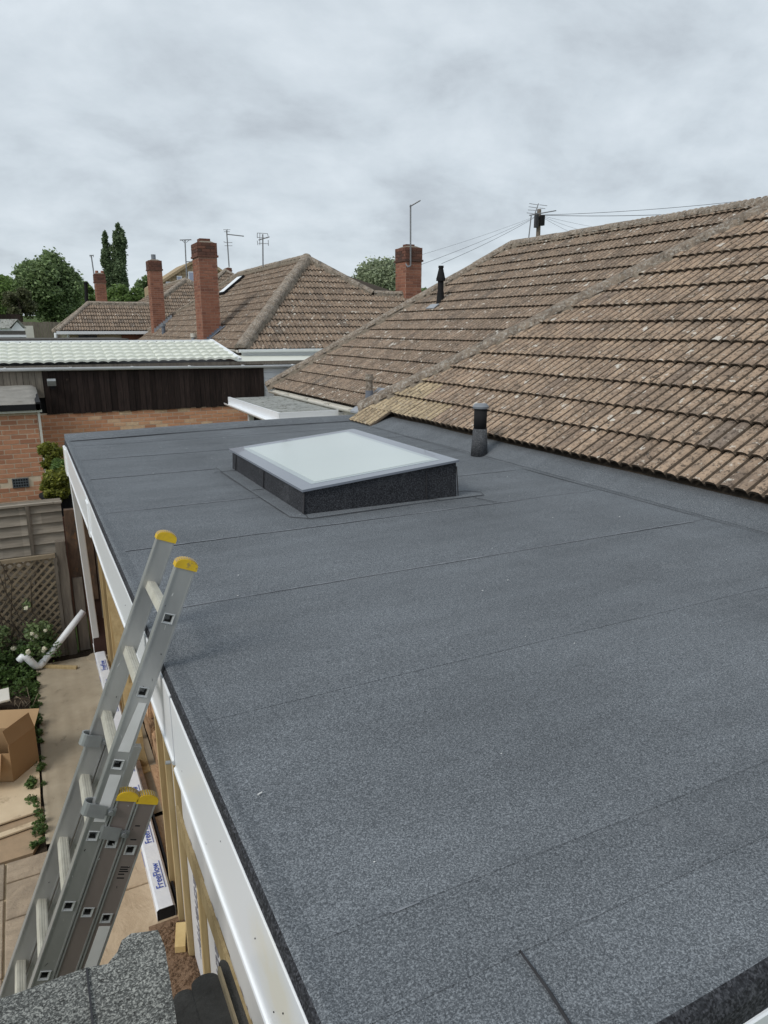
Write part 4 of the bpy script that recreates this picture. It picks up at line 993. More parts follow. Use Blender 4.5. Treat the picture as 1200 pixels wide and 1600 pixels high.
hh_.name = 'small_hipped_house'; WO[hh_.name] = WO['hipped_house_far_right']
ap = PD(352, 424, 42.0); d_ = Vector((2.6, 0, 0))
coreH = MB().add([ap-d_+Vector((0, -2.4, -1.8)), ap+d_+Vector((0, -2.4, -1.8)), ap, ap+Vector((0, 4, 0)), ap-d_+Vector((0, 6, -1.8)), ap+d_+Vector((0, 6, -1.8))], [(0, 1, 2), (0, 2, 3, 4), (1, 5, 3, 2), (3, 5, 4), (0, 4, 5, 1)]).build('roof', M['tile_far'], hh_)
vH = Vector((0, 2.4, 1.8)).normalized()
tile_roof(coreH, ap-d_+Vector((0, -2.42, -1.78)), (1, 0, 0), vH, 0, 5.2, 10, [vplane(ap-d_+Vector((0, -2.4, 0)), ap, ap+Vector((0, -2, 0))), vplane(ap+d_+Vector((0, -2.4, 0)), ap, ap+Vector((0, -2, 0)))], M['tile_far'])
ridge_line(coreH, ap-d_+Vector((0, -2.4, -1.78)), ap+Vector((0, 0, .04)), .12, 'hip_tile', mortar=False); ridge_line(coreH, ap+d_+Vector((0, -2.4, -1.78)), ap+Vector((0, 0, .04)), .12, 'hip_tile', mortar=False)
MB().box(ap.x-2.3, ap.x+2.3, ap.y-2.1, ap.y+5.7, gh(13, 40), ap.z-1.82).build('wall', M['render_cream'], hh_)
c1 = PD(355.5, 441, 43.0); c2 = PD(364, 441, 43.0); ct = PD(360, 418, 43.0)
chh = chimney('chimney', None, c1.x, c2.x, c1.y, c1.y+.5, c1.z-.6, ct.z, None, parent=hh_, single=False, corb=.2)

# ---- low sheds on the left
sh = thing('flat_roof_shed', 'dark flat roofed shed with white edge at the far left', 'shed', (-1.0, 24, gh(0, 24)))
A = PY(0, 517, 24); B = PY(38, 528, 24)
MB().box(A.x-3, B.x, 24, 27, gh(0, 24)-.2, B.z).build('wall', M['brick_dark'], sh); MB().box(A.x-3.1, B.x+.05, 23.9, 27.1, B.z, A.z).build('roof', M['slate_old'], sh)
MB().box(A.x-3.1, B.x+.06, 23.86, 23.9, B.z+.02, B.z+.09).build('fascia_board', M['upvc'], sh)
sh = thing('garden_store', 'small white gabled store with pale corrugated roof left of the low bungalow', 'shed', (0, 40, gh(0, 40)))
A = PY(18, 513, 40); B = PY(38, 513, 40); T = PY(28, 500, 40)
MB().add([(A.x, 40, A.z-1), (B.x, 40, A.z-1), (B.x, 40, A.z), (T.x, 40, T.z), (A.x, 40, A.z), (A.x-4, 42.5, A.z-1), (B.x-4, 42.5, A.z-1), (B.x-4, 42.5, A.z), (T.x-4, 42.5, T.z), (A.x-4, 42.5, A.z)], [(0, 1, 2, 3, 4), (1, 6, 7, 2), (5, 0, 4, 9), (6, 5, 9, 8, 7)]).build('wall', M['upvc'], sh)
MB().add([(A.x-.1, 39.9, A.z), (T.x, 39.9, T.z+.04), (T.x-4, 42.5, T.z+.04), (A.x-4.1, 42.5, A.z), (B.x+.1, 39.9, A.z), (B.x-3.9, 42.5, A.z)], [(0, 1, 2, 3), (1, 4, 5, 2)]).build('roof', M['felt_pale'], sh)
for i, (px, w_, h_, lab, mt) in enumerate([(37, 8, 10, 'small pale box standing by the grey back fence', 'upvc_old')]):
    A = PY(px, 522, 44); q = MB().box(A.x, A.x+.5, 44, 44.5, gh(0, 44), gh(0, 44)+.5+ (PY(px, 509, 44).z-gh(0, 44)-.5)).build('storage_box', M[mt]); tag(q, lab, 'box')
fb = thing('grey_back_fence', 'weathered grey fence in front of the big round tree', 'fence', (2, 46, gh(2, 46)))
A = PY(30, 503, 46); B = PY(96, 503, 46); x = A.x
while x < B.x: MB().box(x, x+.16, 46, 46.03, gh(2, 46)-.2, A.z+random.uniform(-.02, .02)).build('fence_board', M['timber_grey_v'], fb); x += .17
fr = thing('dark_back_fence', 'dark fence and hedge screen at the far left under the trees', 'fence', (-2, 52, gh(0, 52)))
A = PY(0, 490, 52); x = A.x-4; B = PY(26, 488, 52)
while x < B.x: MB().box(x, x+.26, 52, 52.04, gh(2, 52)-.2, A.z+random.uniform(-.05, .05)).build('fence_board', M['timber_black'], fr); x += .27

# ================================================================== TREES
def leaves(centers, radii, n, size, mat, name='crown', parent=None, squash=1.0, up=.0, org=None):
    cen = np.array(centers); rad = np.array(radii); w_ = rad**2; idx = rng.choice(len(cen), n, p=w_/w_.sum())
    d = rng.normal(size=(n, 3)); d /= np.linalg.norm(d, axis=1)[:, None]; r = rng.uniform(.45, 1.05, n)**.6
    r = np.where(rng.random(n) < .12, r*1.35, r); P = cen[idx]+d*(rad[idx]*r)[:, None]*np.array([1, 1, squash])
    a = rng.normal(size=(n, 3)); a[:, 2] *= .6; a /= np.linalg.norm(a, axis=1)[:, None]
    b = np.cross(a, rng.normal(size=(n, 3))+d*1.2); b /= np.linalg.norm(b, axis=1)[:, None]+1e-9
    s = size*rng.uniform(.6, 1.3, n)[:, None]
    V = np.stack([P-a*s*.5, P+b*s*.28, P+a*s*.5, P-b*s*.28], 1).reshape(-1, 3)
    F = np.arange(n*4).reshape(-1, 4)
    o = mk(name, V, F.tolist(), mat, parent, org=org); return o
def blob_tree(name, label, cat, base, ctr, rx_, rz_, n, size, mat, clumps=40, trunk=.25, group=None, seed=0, crad=.30, core=True, rough=.9):
    random.seed(seed); t = thing(name, label, cat, base, group)
    cs, rs_ = [], []
    for i in range(clumps):
        th = random.uniform(0, 2*math.pi); ph = math.acos(random.uniform(-1, 1)); rr = random.uniform(.45, 1)**.5*rough
        cs.append((ctr[0]+rx_*rr*math.sin(ph)*math.cos(th)*(1-.0), ctr[1]+rx_*rr*math.sin(ph)*math.sin(th), ctr[2]+rz_*rr*math.cos(ph))); rs_.append(rx_*crad*random.uniform(.6, 1.25))
    leaves(cs, rs_, n, size, mat, 'crown', t)
    q = MB(); top = Vector(ctr)+Vector((0, 0, rz_*.2)); q.path([Vector(base), Vector(base).lerp(top, .5)+Vector((.1, 0, 0)), top], [trunk, trunk*.75, trunk*.3], 8)
    for i in range(7):
        c = Vector(random.choice(cs)); s0 = Vector(base).lerp(top, random.uniform(.35, .8)); q.path([s0, s0.lerp(c, .5)+Vector((0, 0, .1)), c], [trunk*.35, trunk*.2, trunk*.08], 6)
    q.build('trunk', M['bark'], t); return t
def tree_px(name, label, cat, px, pyb, pyt, halfw, D, n, size, mat, seed, clumps=40, squash=None, group=None, crad=.30):
    base = PD(px, pyb, D); base.z = gh(base.x, base.y); top = PD(px, pyt, D); bot = PD(px, pyb, D); k_ = D/1141.0
    rx_ = halfw*k_; rz_ = (top.z-bot.z)/2; c = ((base.x), (base.y), (top.z+bot.z)/2)
    return blob_tree(name, label, cat, base, c, rx_*.86, rz_*.88, n, size, M[mat], clumps, .04*rz_*2, group, seed, crad)
TR = [('round_tree', 'big round dark green tree behind the low roof on the left', 'tree', 84, 508, 390, 52, 66, 30000, .31, 'leaf_dark', 11, 90),
      ('bushy_tree', 'bright green tree crown showing left of the big round tree', 'tree', 20, 500, 428, 40, 95, 9000, .42, 'leaf_mid', 12, 40),
      ('thin_tree', 'brownish thin-leaved small tree in front of the big round tree', 'tree', 33, 505, 440, 26, 60, 5200, .22, 'leaf_brown', 13, 30),
      ('distant_tree', 'dark tree top at the extreme left edge', 'tree', -14, 500, 415, 34, 100, 8000, .45, 'leaf_dark', 14, 30),
      ('garden_tree', 'light green foliage between the round tree and the squat chimney', 'tree', 136, 500, 436, 22, 75, 6000, .3, 'leaf_mid', 15, 24),
      ('shrub_tree', 'rounded olive green bush under the twin poplars', 'tree', 196, 490, 444, 32, 60, 9000, .25, 'leaf_mid', 16, 30),
      ('dark_conifer', 'near black evergreen right of the poplars behind the slim chimney', 'tree', 242, 500, 424, 30, 80, 9000, .33, 'leaf_dark', 17, 36),
      ('dark_bush', 'dark bush at the poplars feet beside the squat chimney', 'tree', 178, 492, 449, 18, 72, 5000, .3, 'leaf_dark', 18, 18),
      ('low_conifer', 'dark foliage just right of the slim chimney against the sky', 'tree', 276, 480, 428, 16, 85, 4000, .35, 'leaf_pop', 19, 16),
      ('grey_green_tree', 'silvery green round tree behind the right hand roof and chimney', 'tree', 597, 500, 402, 54, 48, 26000, .20, 'leaf_silver', 20, 70),
      ('hedge_tree', 'far green tree line left of the big round tree', 'tree', -30, 505, 440, 60, 120, 9000, .5, 'leaf_mid', 22, 40),
      ('far_tree', 'far pale green tree filling the gap behind the twin poplars', 'tree', 160, 505, 462, 70, 130, 9000, .55, 'leaf_mid', 23, 40),
      ('small_tree', 'dark green foliage peeping right of the aerial chimney', 'tree', 655, 490, 443, 22, 60, 4000, .22, 'leaf_dark', 21, 20)]
for a in TR: tree_px(*a[:3], a[3], a[4], a[5], a[6], a[7], a[8], a[9], a[10], a[11], a[12])
def poplar(px, pyb, pyt, hw, D, n, seed, label):
    random.seed(seed); base = PD(px, pyb, D); base.z = gh(base.x, base.y); top = PD(px, pyt, D); k_ = D/1141; t = thing('poplar_tree', label, 'tree', base, 'pair of tall poplars')
    z0 = PD(px, pyb, D).z; cs, rs_ = [], []
    for i in range(60):
        f_ = i/59; prof_ = (math.sin(min(1, f_*1.25)*math.pi*.62)*.9+.12)*(1-f_**5*.75)
        th = random.uniform(0, 6.28); r = hw*k_*prof_*random.uniform(.0, .8)
        cs.append((base.x+math.cos(th)*r, base.y+math.sin(th)*r, z0+(top.z-z0)*f_*.985)); rs_.append(hw*k_*random.uniform(.38, .70)*(1-f_*.45)*(.5+.5*prof_))
    leaves(cs, rs_, n, .34, M['leaf_pop'], 'crown', t, 1.7)
    MB().path([base, (base.x, base.y, z0), (base.x, base.y, top.z-.6)], [.45, .3, .05], 8).build('trunk', M['bark'], t)
poplar(173.5, 470, 362, 10.5, 100, 12000, 3, 'slimmer left hand poplar of the pair against the sky')
poplar(193, 470, 350, 14.5, 100, 17000, 4, 'taller and wider right hand poplar of the pair')

# ================================================================== AERIALS
def aerial(name, label, D, mast, booms, r=.018, group=None, els=()):
    p0 = PD(*mast[0], D); t = thing(name, label, 'aerial', p0)
    MB().tube(p0, PD(*mast[1], D), r, 6).build('mast', M['aerial'], t)
    for (a, b_, n_, el) in booms:
        A, B = PD(*a, D), PD(*b_, D); q = MB().tube(A, B, r*.8, 6)
        e = MB(); d = (B-A).normalized(); up = Vector((0, 0, 1)); sd = _Rt if abs(d.dot(_Rt)) < .8 else Vector((-_F.x*.0+_F.x, _F.y, 0)).normalized()
        o = q.build('boom', M['aerial'], t)
        for i in range(n_):
            c = A.lerp(B, (i+.5)/n_); e.tube(c-sd*el-up*.02, c+sd*el+up*.02, r*.42, 4)
        if n_: e.build('element', M['aerial'], o)
    for (a, b_) in els: MB().tube(PD(*a, D), PD(*b_, D), r*.5, 4).build('reflector_rod', M['aerial'], t)
    return t
aerial('tv_aerial', 'aerial with short crossbar on a tall pole between the two tall chimneys', 37, ((292, 440), (289, 375)), [((281, 375), (299, 374.5), 5, .18), ((291, 409), (302, 409), 0, 0)], .03, els=[((284, 375), (288, 379)), ((296, 375), (291, 379))])
aerial('tv_aerial', 'leaning aerial with long side boom above the stub chimney', 43, ((358, 417), (354, 360)), [((354.5, 366), (381, 369), 5, .14)], .035, els=[((349, 359), (360, 359)), ((350, 362), (359, 362)), ((349, 378), (352, 378)), ((351, 384), (363, 384)), ((351, 379), (363, 379)), ((355, 358), (355, 366))])
aerial('tv_aerial', 'double grid aerial on the brown ridge behind the skylit roof', 22, ((411, 417), (410.5, 366)), [((404, 375), (421, 370), 4, .10)], .02, els=[((402, 364), (402, 372)), ((402, 364), (418, 365)), ((406, 364), (406, 383)), ((402, 376), (403, 383)), ((404, 380), (420, 381)), ((418, 365), (419, 369)), ((402, 371), (418, 372)), ((419, 375), (419.5, 384))])
aerial('tv_aerial', 'tall pale aerial pole strapped to the right hand chimney', 20.3, ((641.5, 415), (641.5, 320)), [((640, 323), (657, 313), 8, .13)], .022)
aerial('tv_aerial', 'thin aerial beside the squat chimney next to the round tree', 36, ((147, 430), (142.5, 399)), [((140, 399), (146, 399), 2, .1)], .03, els=[((140, 399), (141, 402)), ((146, 398), (146, 402))])
aerial('tv_aerial', 'yagi aerial with crossed booms in front of the telegraph pole', 17, ((825, 382), (830, 337)), [((827, 336.5), (869, 329), 0, .1), ((835, 336), (841.5, 318), 0, 0)], .014, els=[((827, 318), (840, 320)), ((826, 323), (841, 325)), ((825, 328), (842, 329)), ((823, 332.5), (834, 334)), ((843, 320), (855, 321.5)), ((843, 325), (852, 326))])
bp = PD(640, 416, 20.2); t = thing('aerial_bracket', 'pale wall bracket holding the tall aerial to the chimney', 'bracket', bp); MB().bar(PD(634, 412, 20.2), PD(637, 417, 20.2), .03, .03).build('arm', M['lead_lt'], t); MB().bar(PD(637, 417, 20.2), PD(641, 415, 20.3), .03, .03).build('arm', M['lead_lt'], t)

# ================================================================== TELEGRAPH POLE and wires
D = 45.0
pb = PD(841, 400, D); t = thing('telegraph_pole', 'wooden telegraph pole with black joint box above the brown ridge', 'pole', (pb.x, pb.y, gh(pb.x, pb.y)))
top = PD(842.5, 327, D); MB().tube((pb.x, pb.y, gh(pb.x, pb.y)), top, .17, 12, .12).build('shaft', M['pole_wood'], t)
MB().tube(top-Vector((0, 0, .55)), top-Vector((0, 0, .45)), .22, 10).build('ring_head', M['black'], t)
jb = PD(847, 344, D-.2); MB().box(jb.x-.11, jb.x+.11, jb.y-.12, jb.y+.12, jb.z-.30, jb.z+.25).build('junction_box', M['black'], t)
jb = PD(838, 343, D-.2); MB().box(jb.x-.09, jb.x+.09, jb.y-.1, jb.y+.1, jb.z-.45, jb.z+.35).build('junction_box', M['cable'], t)
q = MB()
for i in range(7): z_ = top.z-2.4-i*.4; q.tube((top.x-.2*(i % 2), top.y-.1, z_), (top.x+.25*((i+1) % 2), top.y-.1, z_), .012, 5)
q.build('climbing_step', M['aerial'], t)
def wire(a, b_, sag, label, r=.012, group=None):
    a, b_ = Vector(a), Vector(b_); pts = [a.lerp(b_, i/16)-Vector((0, 0, sag*4*(i/16)*(1-i/16))) for i in range(17)]
    tag(MB().path(pts, r*.62, 5).build('overhead_wire', M['cable']), label, 'cable', group)
wt = PD(842, 336, D)
GR = 'overhead telephone wires from the pole'
wire(wt, PD(1330, 292, 40), .25, 'upper of the two long wires crossing to the right above the ridge', .020)
wire(wt, PD(1330, 312, 38), .3, 'lower of the two long wires crossing to the right above the ridge', .024)
wire(wt, PD(690, 412, 30), .1, 'thicker wire running down left from the pole top', .014)
wire(wt, PD(640, 420, 26), .1, 'lowest thin wire running down left from the pole', .011)
wire(wt, PD(560, 425, 34), .15, 'faint long wire descending left behind the aerial chimney', .009)
wire(wt, PD(930, 365, 60), .1, 'short wire dropping right from the pole behind the ridge', .012)
wire(wt, PD(915, 372, 52), .1, 'steeper short wire dropping right from the pole', .012)
wire(wt, PD(985, 362, 80), .15, 'flatter faint wire fanning right from the pole', .012)
a = PD(773, 403, 19.0)
t = thing('ridge_stub', 'dark lump of broken ridge end showing behind the far hip', 'ridge stub', a); bevel(MB().box(a.x-.06, a.x+.09, a.y, a.y+.16, a.z-.3, a.z+.10).build('capping', M['ridge'], t), .01)

# ================================================================== GARDEN FENCE, lattice, posts, pipes
fe_ = thing('lap_fence_panel', 'weathered grey lap fence panel between the garden and the brick garage', 'fence', (-1, 8.05, G))
zt = -.72; z = G+.02
while z < zt-.03:
    h = .112; v = []; x0, x1 = -2.6, .21
    q = MB(); nseg = 14
    for i in range(nseg):
        xa_ = x0+(x1-x0)*i/nseg; xb_ = x0+(x1-x0)*(i+1)/nseg
        wa = .007*noise.noise((xa_*2.2, z*9, 0)); wb = .007*noise.noise((xb_*2.2, z*9, 0))
        q.add([(xa_, 8.03, z+wa), (xb_, 8.03, z+wb), (xb_, 8.075, z+h+.02), (xa_, 8.075, z+h+.02), (xa_, 8.045, z+wa), (xb_, 8.045, z+wb)], [(0, 1, 2, 3), (0, 4, 5, 1)])
    q.build('fence_board', M['timber_grey'], fe_); z += h
for x in (-1.7, -.86, -.13): MB().box(x, x+.035, 8.01, 8.035, G, zt).build('batten', M['timber_grey_v'], fe_)
MB().box(-2.6, .22, 8.015, 8.085, zt-.005, zt+.015).build('top_rail', M['timber_grey'], fe_)


la = thing('lattice_trellis', 'brown diagonal lattice trellis leaning in front of the lap fence', 'trellis', (-.5, 7.93, G))
lx0, lx1, lz0, lz1 = -1.7, .075, G+.1, -1.28
def lath(sgn, yoff):
    st = .085; n = int((lx1-lx0+lz1-lz0)/st)
    for i in range(n):
        c = lx0+i*st-(lz1-lz0 if sgn > 0 else 0)
        # line x = c + sgn*(z-lz0)
        pts = []
        for z_ in (lz0, lz1):
            pts.append([c+sgn*(z_-lz0), z_])
        if sgn < 0: pts = [[c+(lz1-lz0)-(z_-lz0)-(lz1-lz0)*0, z_] for z_ in (lz0, lz1)]
        (xa_, za_), (xb_, zb__) = pts
        def cl(xa_, za_, xb_, zb__):
            if xa_ > xb_: xa_, za_, xb_, zb__ = xb_, zb__, xa_, za_
            if xb_ < lx0 or xa_ > lx1: return None
            if xa_ < lx0: t_ = (lx0-xa_)/(xb_-xa_); za_ += (zb__-za_)*t_; xa_ = lx0
            if xb_ > lx1: t_ = (lx1-xa_)/(xb_-xa_); zb__ = za_+(zb__-za_)*t_; xb_ = lx1
            return xa_, za_, xb_, zb__
        r_ = cl(xa_, za_, xb_, zb__)
        if r_ and abs(r_[2]-r_[0]) > .04: MB().bar((r_[0], 7.93+yoff, r_[1]), (r_[2], 7.93+yoff, r_[3]), .008, .022, (0, 1, 0) if False else (0, 0, 1)).build('lath', M['lattice'], la)
lath(1, 0); lath(-1, .009)
MB().box(lx0, lx1+.02, 7.905, 7.945, lz1, lz1+.04).build('top_rail', M['lattice'], la); MB().box(lx1, lx1+.03, 7.905, 7.945, G, lz1).build('side_rail', M['timber_grey_v'], la); MB().box(lx0, lx1, 7.90, 7.95, G, G+.16).build('base_board', M['timber_grey'], la)
# posts
for (x0, x1, y, z1, mt, lab) in ((.11, .20, 7.92, -1.12, 'timber_grey_v', 'shorter grey fence post at the lattice end'), (.225, .34, 7.98, -.80, 'rusty', 'tall rotten post with peeling orange paint'),):
    q = MB(); n_ = 12; w0 = x1-x0; vs = []
    for i in range(n_+1):
        z_ = G-.02+(z1-G+.02)*i/n_; jx = .012*noise.noise((x0*9, z_*3, 0)); jw = .010*noise.noise((x0*5, z_*4, 4))
        vs += [(x0+jx, y, z_), (x1+jx+jw, y, z_), (x1+jx+jw, y+.09, z_), (x0+jx, y+.09, z_)]
    fs = [(i*4+j, i*4+(j+1) % 4, i*4+4+(j+1) % 4, i*4+4+j) for i in range(n_) for j in range(4)]+[(0, 1, 2, 3)[::-1], (n_*4, n_*4+1, n_*4+2, n_*4+3)]
    tag(mk('fence_post', vs, fs, M[mt]), lab, 'post')
o = MB().box(.235, .335, 7.955, 7.978, G, -1.55, .004).build('post_repair_board', M['timber_grey_v']); tag(o, 'grey split board fixed to the foot of the peeling post', 'board')
o = MB().box(.39, .46, 7.60, 7.655, -1.7, -.31, .004).build('old_upright', M['rusty'], ext)
o = MB().box(.47, .52, 7.55, 7.60, G+.5, -.31, .003).build('old_upright', M['timber_grey_v'], ext)
o = MB().box(.345, .40, 7.93, 8.0, G, -.9, .004).build('old_upright', M['brick_dark'], ext)

dp = thing('square_downpipe', 'white square downpipe hanging from the fascia down to the drain', 'downpipe', (.40, 7.70, G+.03))
a = Vector((.395, 7.70, G+.10)); b_ = Vector((.315, 7.12, -.27)); bevel(MB().bar(a, b_, .066, .066, (0, 1, 0)).build('pipe', M['upvc'], dp), .006)
bevel(MB().bar(a+Vector((.001, .003, -.05)), a+Vector((-.002, -.01, .06)), .078, .078, (0, 1, 0)).build('shoe', M['upvc'], dp), .006)
dr = MB().tube((.42, 7.62, G+.0), (.42, 7.62, G+.045), .15, 16, .14).build('drain_cover', M['concrete']); tag(dr, 'round muddy drain surround under the white square downpipe', 'drain')

wp = MB(); A = PZ(133, 968, G+.42); A.z = G+.40; 
P = [PY(131, 968, 7.72), PY(72, 1046, 7.62)]
pts = [PY(132, 968, 7.80), PY(100, 1009, 7.70), PY(70, 1047, 7.62), PY(64, 1053, 7.60), PY(57, 1054, 7.58), PY(50, 1047, 7.57), PY(43, 1041, 7.57), PY(37, 1040, 7.57), PY(32, 1046, 7.57)]
dz_ = max(0, G+.075-min(p.z for p in pts)); pts = [p+Vector((0, 0, dz_)) for p in pts]
r_ = .034; wpt = thing('bent_waste_pipe', 'round white waste pipe with swan neck bend leaning on the posts', 'pipe', (pts[2].x, pts[2].y, G+.035))
MB().path(pts[:3], r_, 14).build('straight_pipe', M['upvc'], wpt, True)
MB().path(pts[2:], r_*1.12, 14).build('swan_neck', M['upvc'], wpt, True)
a = PZ(48, 1040, G+.05); b_ = PZ(120, 1043, G+.05); tag(bevel(MB().bar(a, b_, .035, .03).build('timber_offcut', M['timber_new']), .002), 'thin timber offcut lying under the white bent pipe', 'timber')

# wrapped gutter lengths on the ground
gb = thing('wrapped_gutter_pack', 'long white film-wrapped pack of gutter with blue lettering along the wall foot', 'package', (.41, 5.6, G+.035))
def film_pack(x0, x1, y0, y1, z0, z1, par, name='pack'):
    n_ = 40; vs, fs = [], []
    for i in range(n_+1):
        y = y0+(y1-y0)*i/n_; w1 = .004*noise.noise((y*6, 1, 0)); w2 = .003*noise.noise((y*7, 3, 0))
        vs += [(x0+w1, y, z0), (x1+w1, y, z0), (x1+w2, y, z1-.012), (x1-.012, y, z1+w2), (x0+.012, y, z1+w1), (x0+w2, y, z1-.012)]
    fs = [(i*6+j, i*6+(j+1) % 6, i*6+6+(j+1) % 6, i*6+6+j) for i in range(n_) for j in range(6)]+[tuple(range(n_*6, n_*6+6))]
    return mk(name, vs, fs, M['film'], par)
gz0 = G+.036; pk = film_pack(.355, .462, 3.70, 7.56, gz0, gz0+.085, gb)
MB().add([(.360, 3.703, gz0+.003), (.457, 3.703, gz0+.003), (.457, 3.703, gz0+.078), (.360, 3.703, gz0+.078)], [(0, 1, 2, 3)]).build('open_end', M['black'], gb)
for i, y in enumerate((3.98, 4.42, 4.86, 5.3, 5.74, 6.3, 6.75, 7.2)):
    mtx = axes((.405, y, gz0+.0895), (0, 1, 0), (-1, 0, 0), (0, 0, 1)); text('lettering', 'FreeFlow', .062, M['ink_blue'], pk, mtx)
    MB().box(.432, .435, y-.12, y+.13, gz0+.088, gz0+.0905).build('underline', M['ink_blue'], pk)
    MB().box(.353, .3545, y+.18, y+.33, gz0+.03, gz0+.036).build('print_mark', M['ink_blue'], pk)
bt = tag(MB().bar((.478, 4.9, G+.09), (.478, 6.0, G+.09), .030, .05).build('old_batten', M['rusty']), 'reddish brown batten lying beside the wrapped gutter pack', 'timber')
tag(MB().bar((.482, 3.72, G+.07), (.482, 4.85, G+.07), .014, .06).build('black_strip', M['black']), 'black plastic strip along the edge of the wrapped gutter pack', 'strip')
# gravel below the studs
gv, gf = [], []
for i in range(1500):
    x = random.uniform(.26, .62); y = random.uniform(2.3, 3.66)
    s_ = random.uniform(.004, .013); z_ = G+.03+random.uniform(0, .02)+.03*max(0, noise.noise((x*4, y*3, 0)))
    n0 = len(gv); gv += [(x-s_, y-s_, z_), (x+s_, y-s_*.6, z_), (x+s_*.7, y+s_, z_), (x-s_*.8, y+s_*.8, z_), (x, y, z_+s_*1.5)]
    gf += [(n0, n0+1, n0+4), (n0+1, n0+2, n0+4), (n0+2, n0+3, n0+4), (n0+3, n0, n0+4)]
gr = MB().poly([(.25, 2.2), (.63, 2.2), (.63, 3.68), (.30, 3.68)], G+.03, G+.045); n0 = len(gr.v); gr.v += gv; gr.f += [tuple(i+n0 for i in f) for f in gf]; gr.mi += [0]*len(gf)
tag(gr.build('gravel', M['gravel']), 'loose tan gravel and brick dust at the foot of the studs', 'gravel', kind='stuff')
a = PZ(281, 1480, G+.06); tag(bevel(MB().obox(a+Vector((-.03, -.02, -.01)), (.055, -.02, 0), (.04, .17, 0), (0, 0, .045)).build('timber_block', M['timber_cut']), .002), 'pale timber block lying on the gravel by the last stud', 'timber')
a = PZ(172, 1079, G+.04); tag(MB().obox(a, (.035, 0, 0), (0, .06, 0), (0, 0, .012)).build('wood_chip', M['timber_cut']), 'small pale wood chip on the path beside the film pack, farther one', 'timber')
a = PZ(172, 1105, G+.04); tag(MB().obox(a, (.03, .01, 0), (0, .12, 0), (0, 0, .012)).build('wood_chip', M['timber_cut']), 'longer pale wood chip on the path behind the ladder, nearer one', 'timber')

# ================================================================== LADDER
lad = thing('extension_ladder', 'triple aluminium extension ladder with yellow caps leaning on the white fascia', 'ladder', (-.73, 2.33, G+.03))
dL = Vector((math.cos(R(67.5)), 0, math.sin(R(67.5)))); nLd = Vector((dL.z, 0, -dL.x)); C1 = Vector((.3235, 0, .1707)); YR, YL = 2.15, 2.49
SW = .062; ST = .026
def lp(s, t, y): return C1+dL*s+nLd*t+Vector((0, y, 0))
smin = (G+.035-C1.z)/dL.z
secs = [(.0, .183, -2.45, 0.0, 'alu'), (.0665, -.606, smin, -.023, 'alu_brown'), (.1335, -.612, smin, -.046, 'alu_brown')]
def stile(par, t0, s0, s1, y, out, holes, mat):
    """box section; the outer web (towards out) is cut round every rung end"""
    q = MB(); w2 = SW/2; yo = y if out < 0 else y+ST; yi = y+ST if out < 0 else y; hs = .0125
    def quad(a, b_, c, d_, m): q.cur = m; q.add([a, b_, c, d_], [(0, 1, 2, 3)] if out < 0 else [(3, 2, 1, 0)])
    cuts = sorted([h for h in holes if s0+.03 < h < s1-.03]); s = s0
    for h in cuts+[None]:
        e_ = (h-hs) if h is not None else s1
        quad(lp(s, t0-w2, yo), lp(s, t0+w2, yo), lp(e_, t0+w2, yo), lp(e_, t0-w2, yo), 0)
        if h is not None:
            quad(lp(h-hs, t0-w2, yo), lp(h-hs, t0-hs, yo), lp(h+hs, t0-hs, yo), lp(h+hs, t0-w2, yo), 0)
            quad(lp(h-hs, t0+hs, yo), lp(h-hs, t0+w2, yo), lp(h+hs, t0+w2, yo), lp(h+hs, t0+hs, yo), 0); s = h+hs
    for (ta, tb) in ((-w2, -w2), (w2, w2)):
        q.cur = 1; a = [lp(s0, t0+ta, yo), lp(s1, t0+ta, yo), lp(s1, t0+ta, yi), lp(s0, t0+ta, yi)]
        q.add(a, [(0, 1, 2, 3)])
    q.cur = 0; q.add([lp(s0, t0-w2, yi), lp(s1, t0-w2, yi), lp(s1, t0+w2, yi), lp(s0, t0+w2, yi)], [(0, 1, 2, 3)])
    q.add([lp(s1, t0-w2, yo), lp(s1, t0-w2, yi), lp(s1, t0+w2, yi), lp(s1, t0+w2, yo)], [(0, 1, 2, 3)])
    # rolled edges, proud of both webs
    q.cur = 1
    for yy_, sg in ((yo, -1 if yo < yi else 1), (yi, 1 if yo < yi else -1)):
        for ta in (-w2, w2-.005): q.obox(lp(s0, t0+ta, yy_), dL*(s1-s0), nLd*.005, Vector((0, sg*.0025, 0)))
    return q.build('stile', [M[mat], M['alu_edge']], par)
def cap(par, t0, s1, y, big=True):
    vs, fs = [], []; n_ = 12; w2 = SW/2+.004
    for yy_ in (y-.004, y+ST+.004):
        vs.append(lp(s1-.016, t0-w2, yy_))
        for i in range(n_+1):
            th = math.pi*(1-i/n_); vs.append(lp(s1-.004+math.sin(th)*.020, t0+math.cos(th)*w2, yy_))
        vs.append(lp(s1-.016, t0+w2, yy_))
    m = n_+3; fs = [tuple(range(m)), tuple(range(m, 2*m))[::-1]]+[(i, m+i, m+(i+1) % m, (i+1) % m) for i in range(m)]
    c_ = mk('end_cap', vs, fs, M['yellow'], par)
    # grip ribs over the top
    q = MB()
    for i in range(1, 14):
        th = math.pi*i/14; c0 = lp(s1-.004+math.sin(th)*.0205, t0+math.cos(th)*w2*1.01, y-.001); q.obox(c0-nLd*.0012, nLd*.0024, Vector((0, ST+.002, 0)), dL*.0022)
    q.build('grip_rib', M['jointing'], c_); return c_
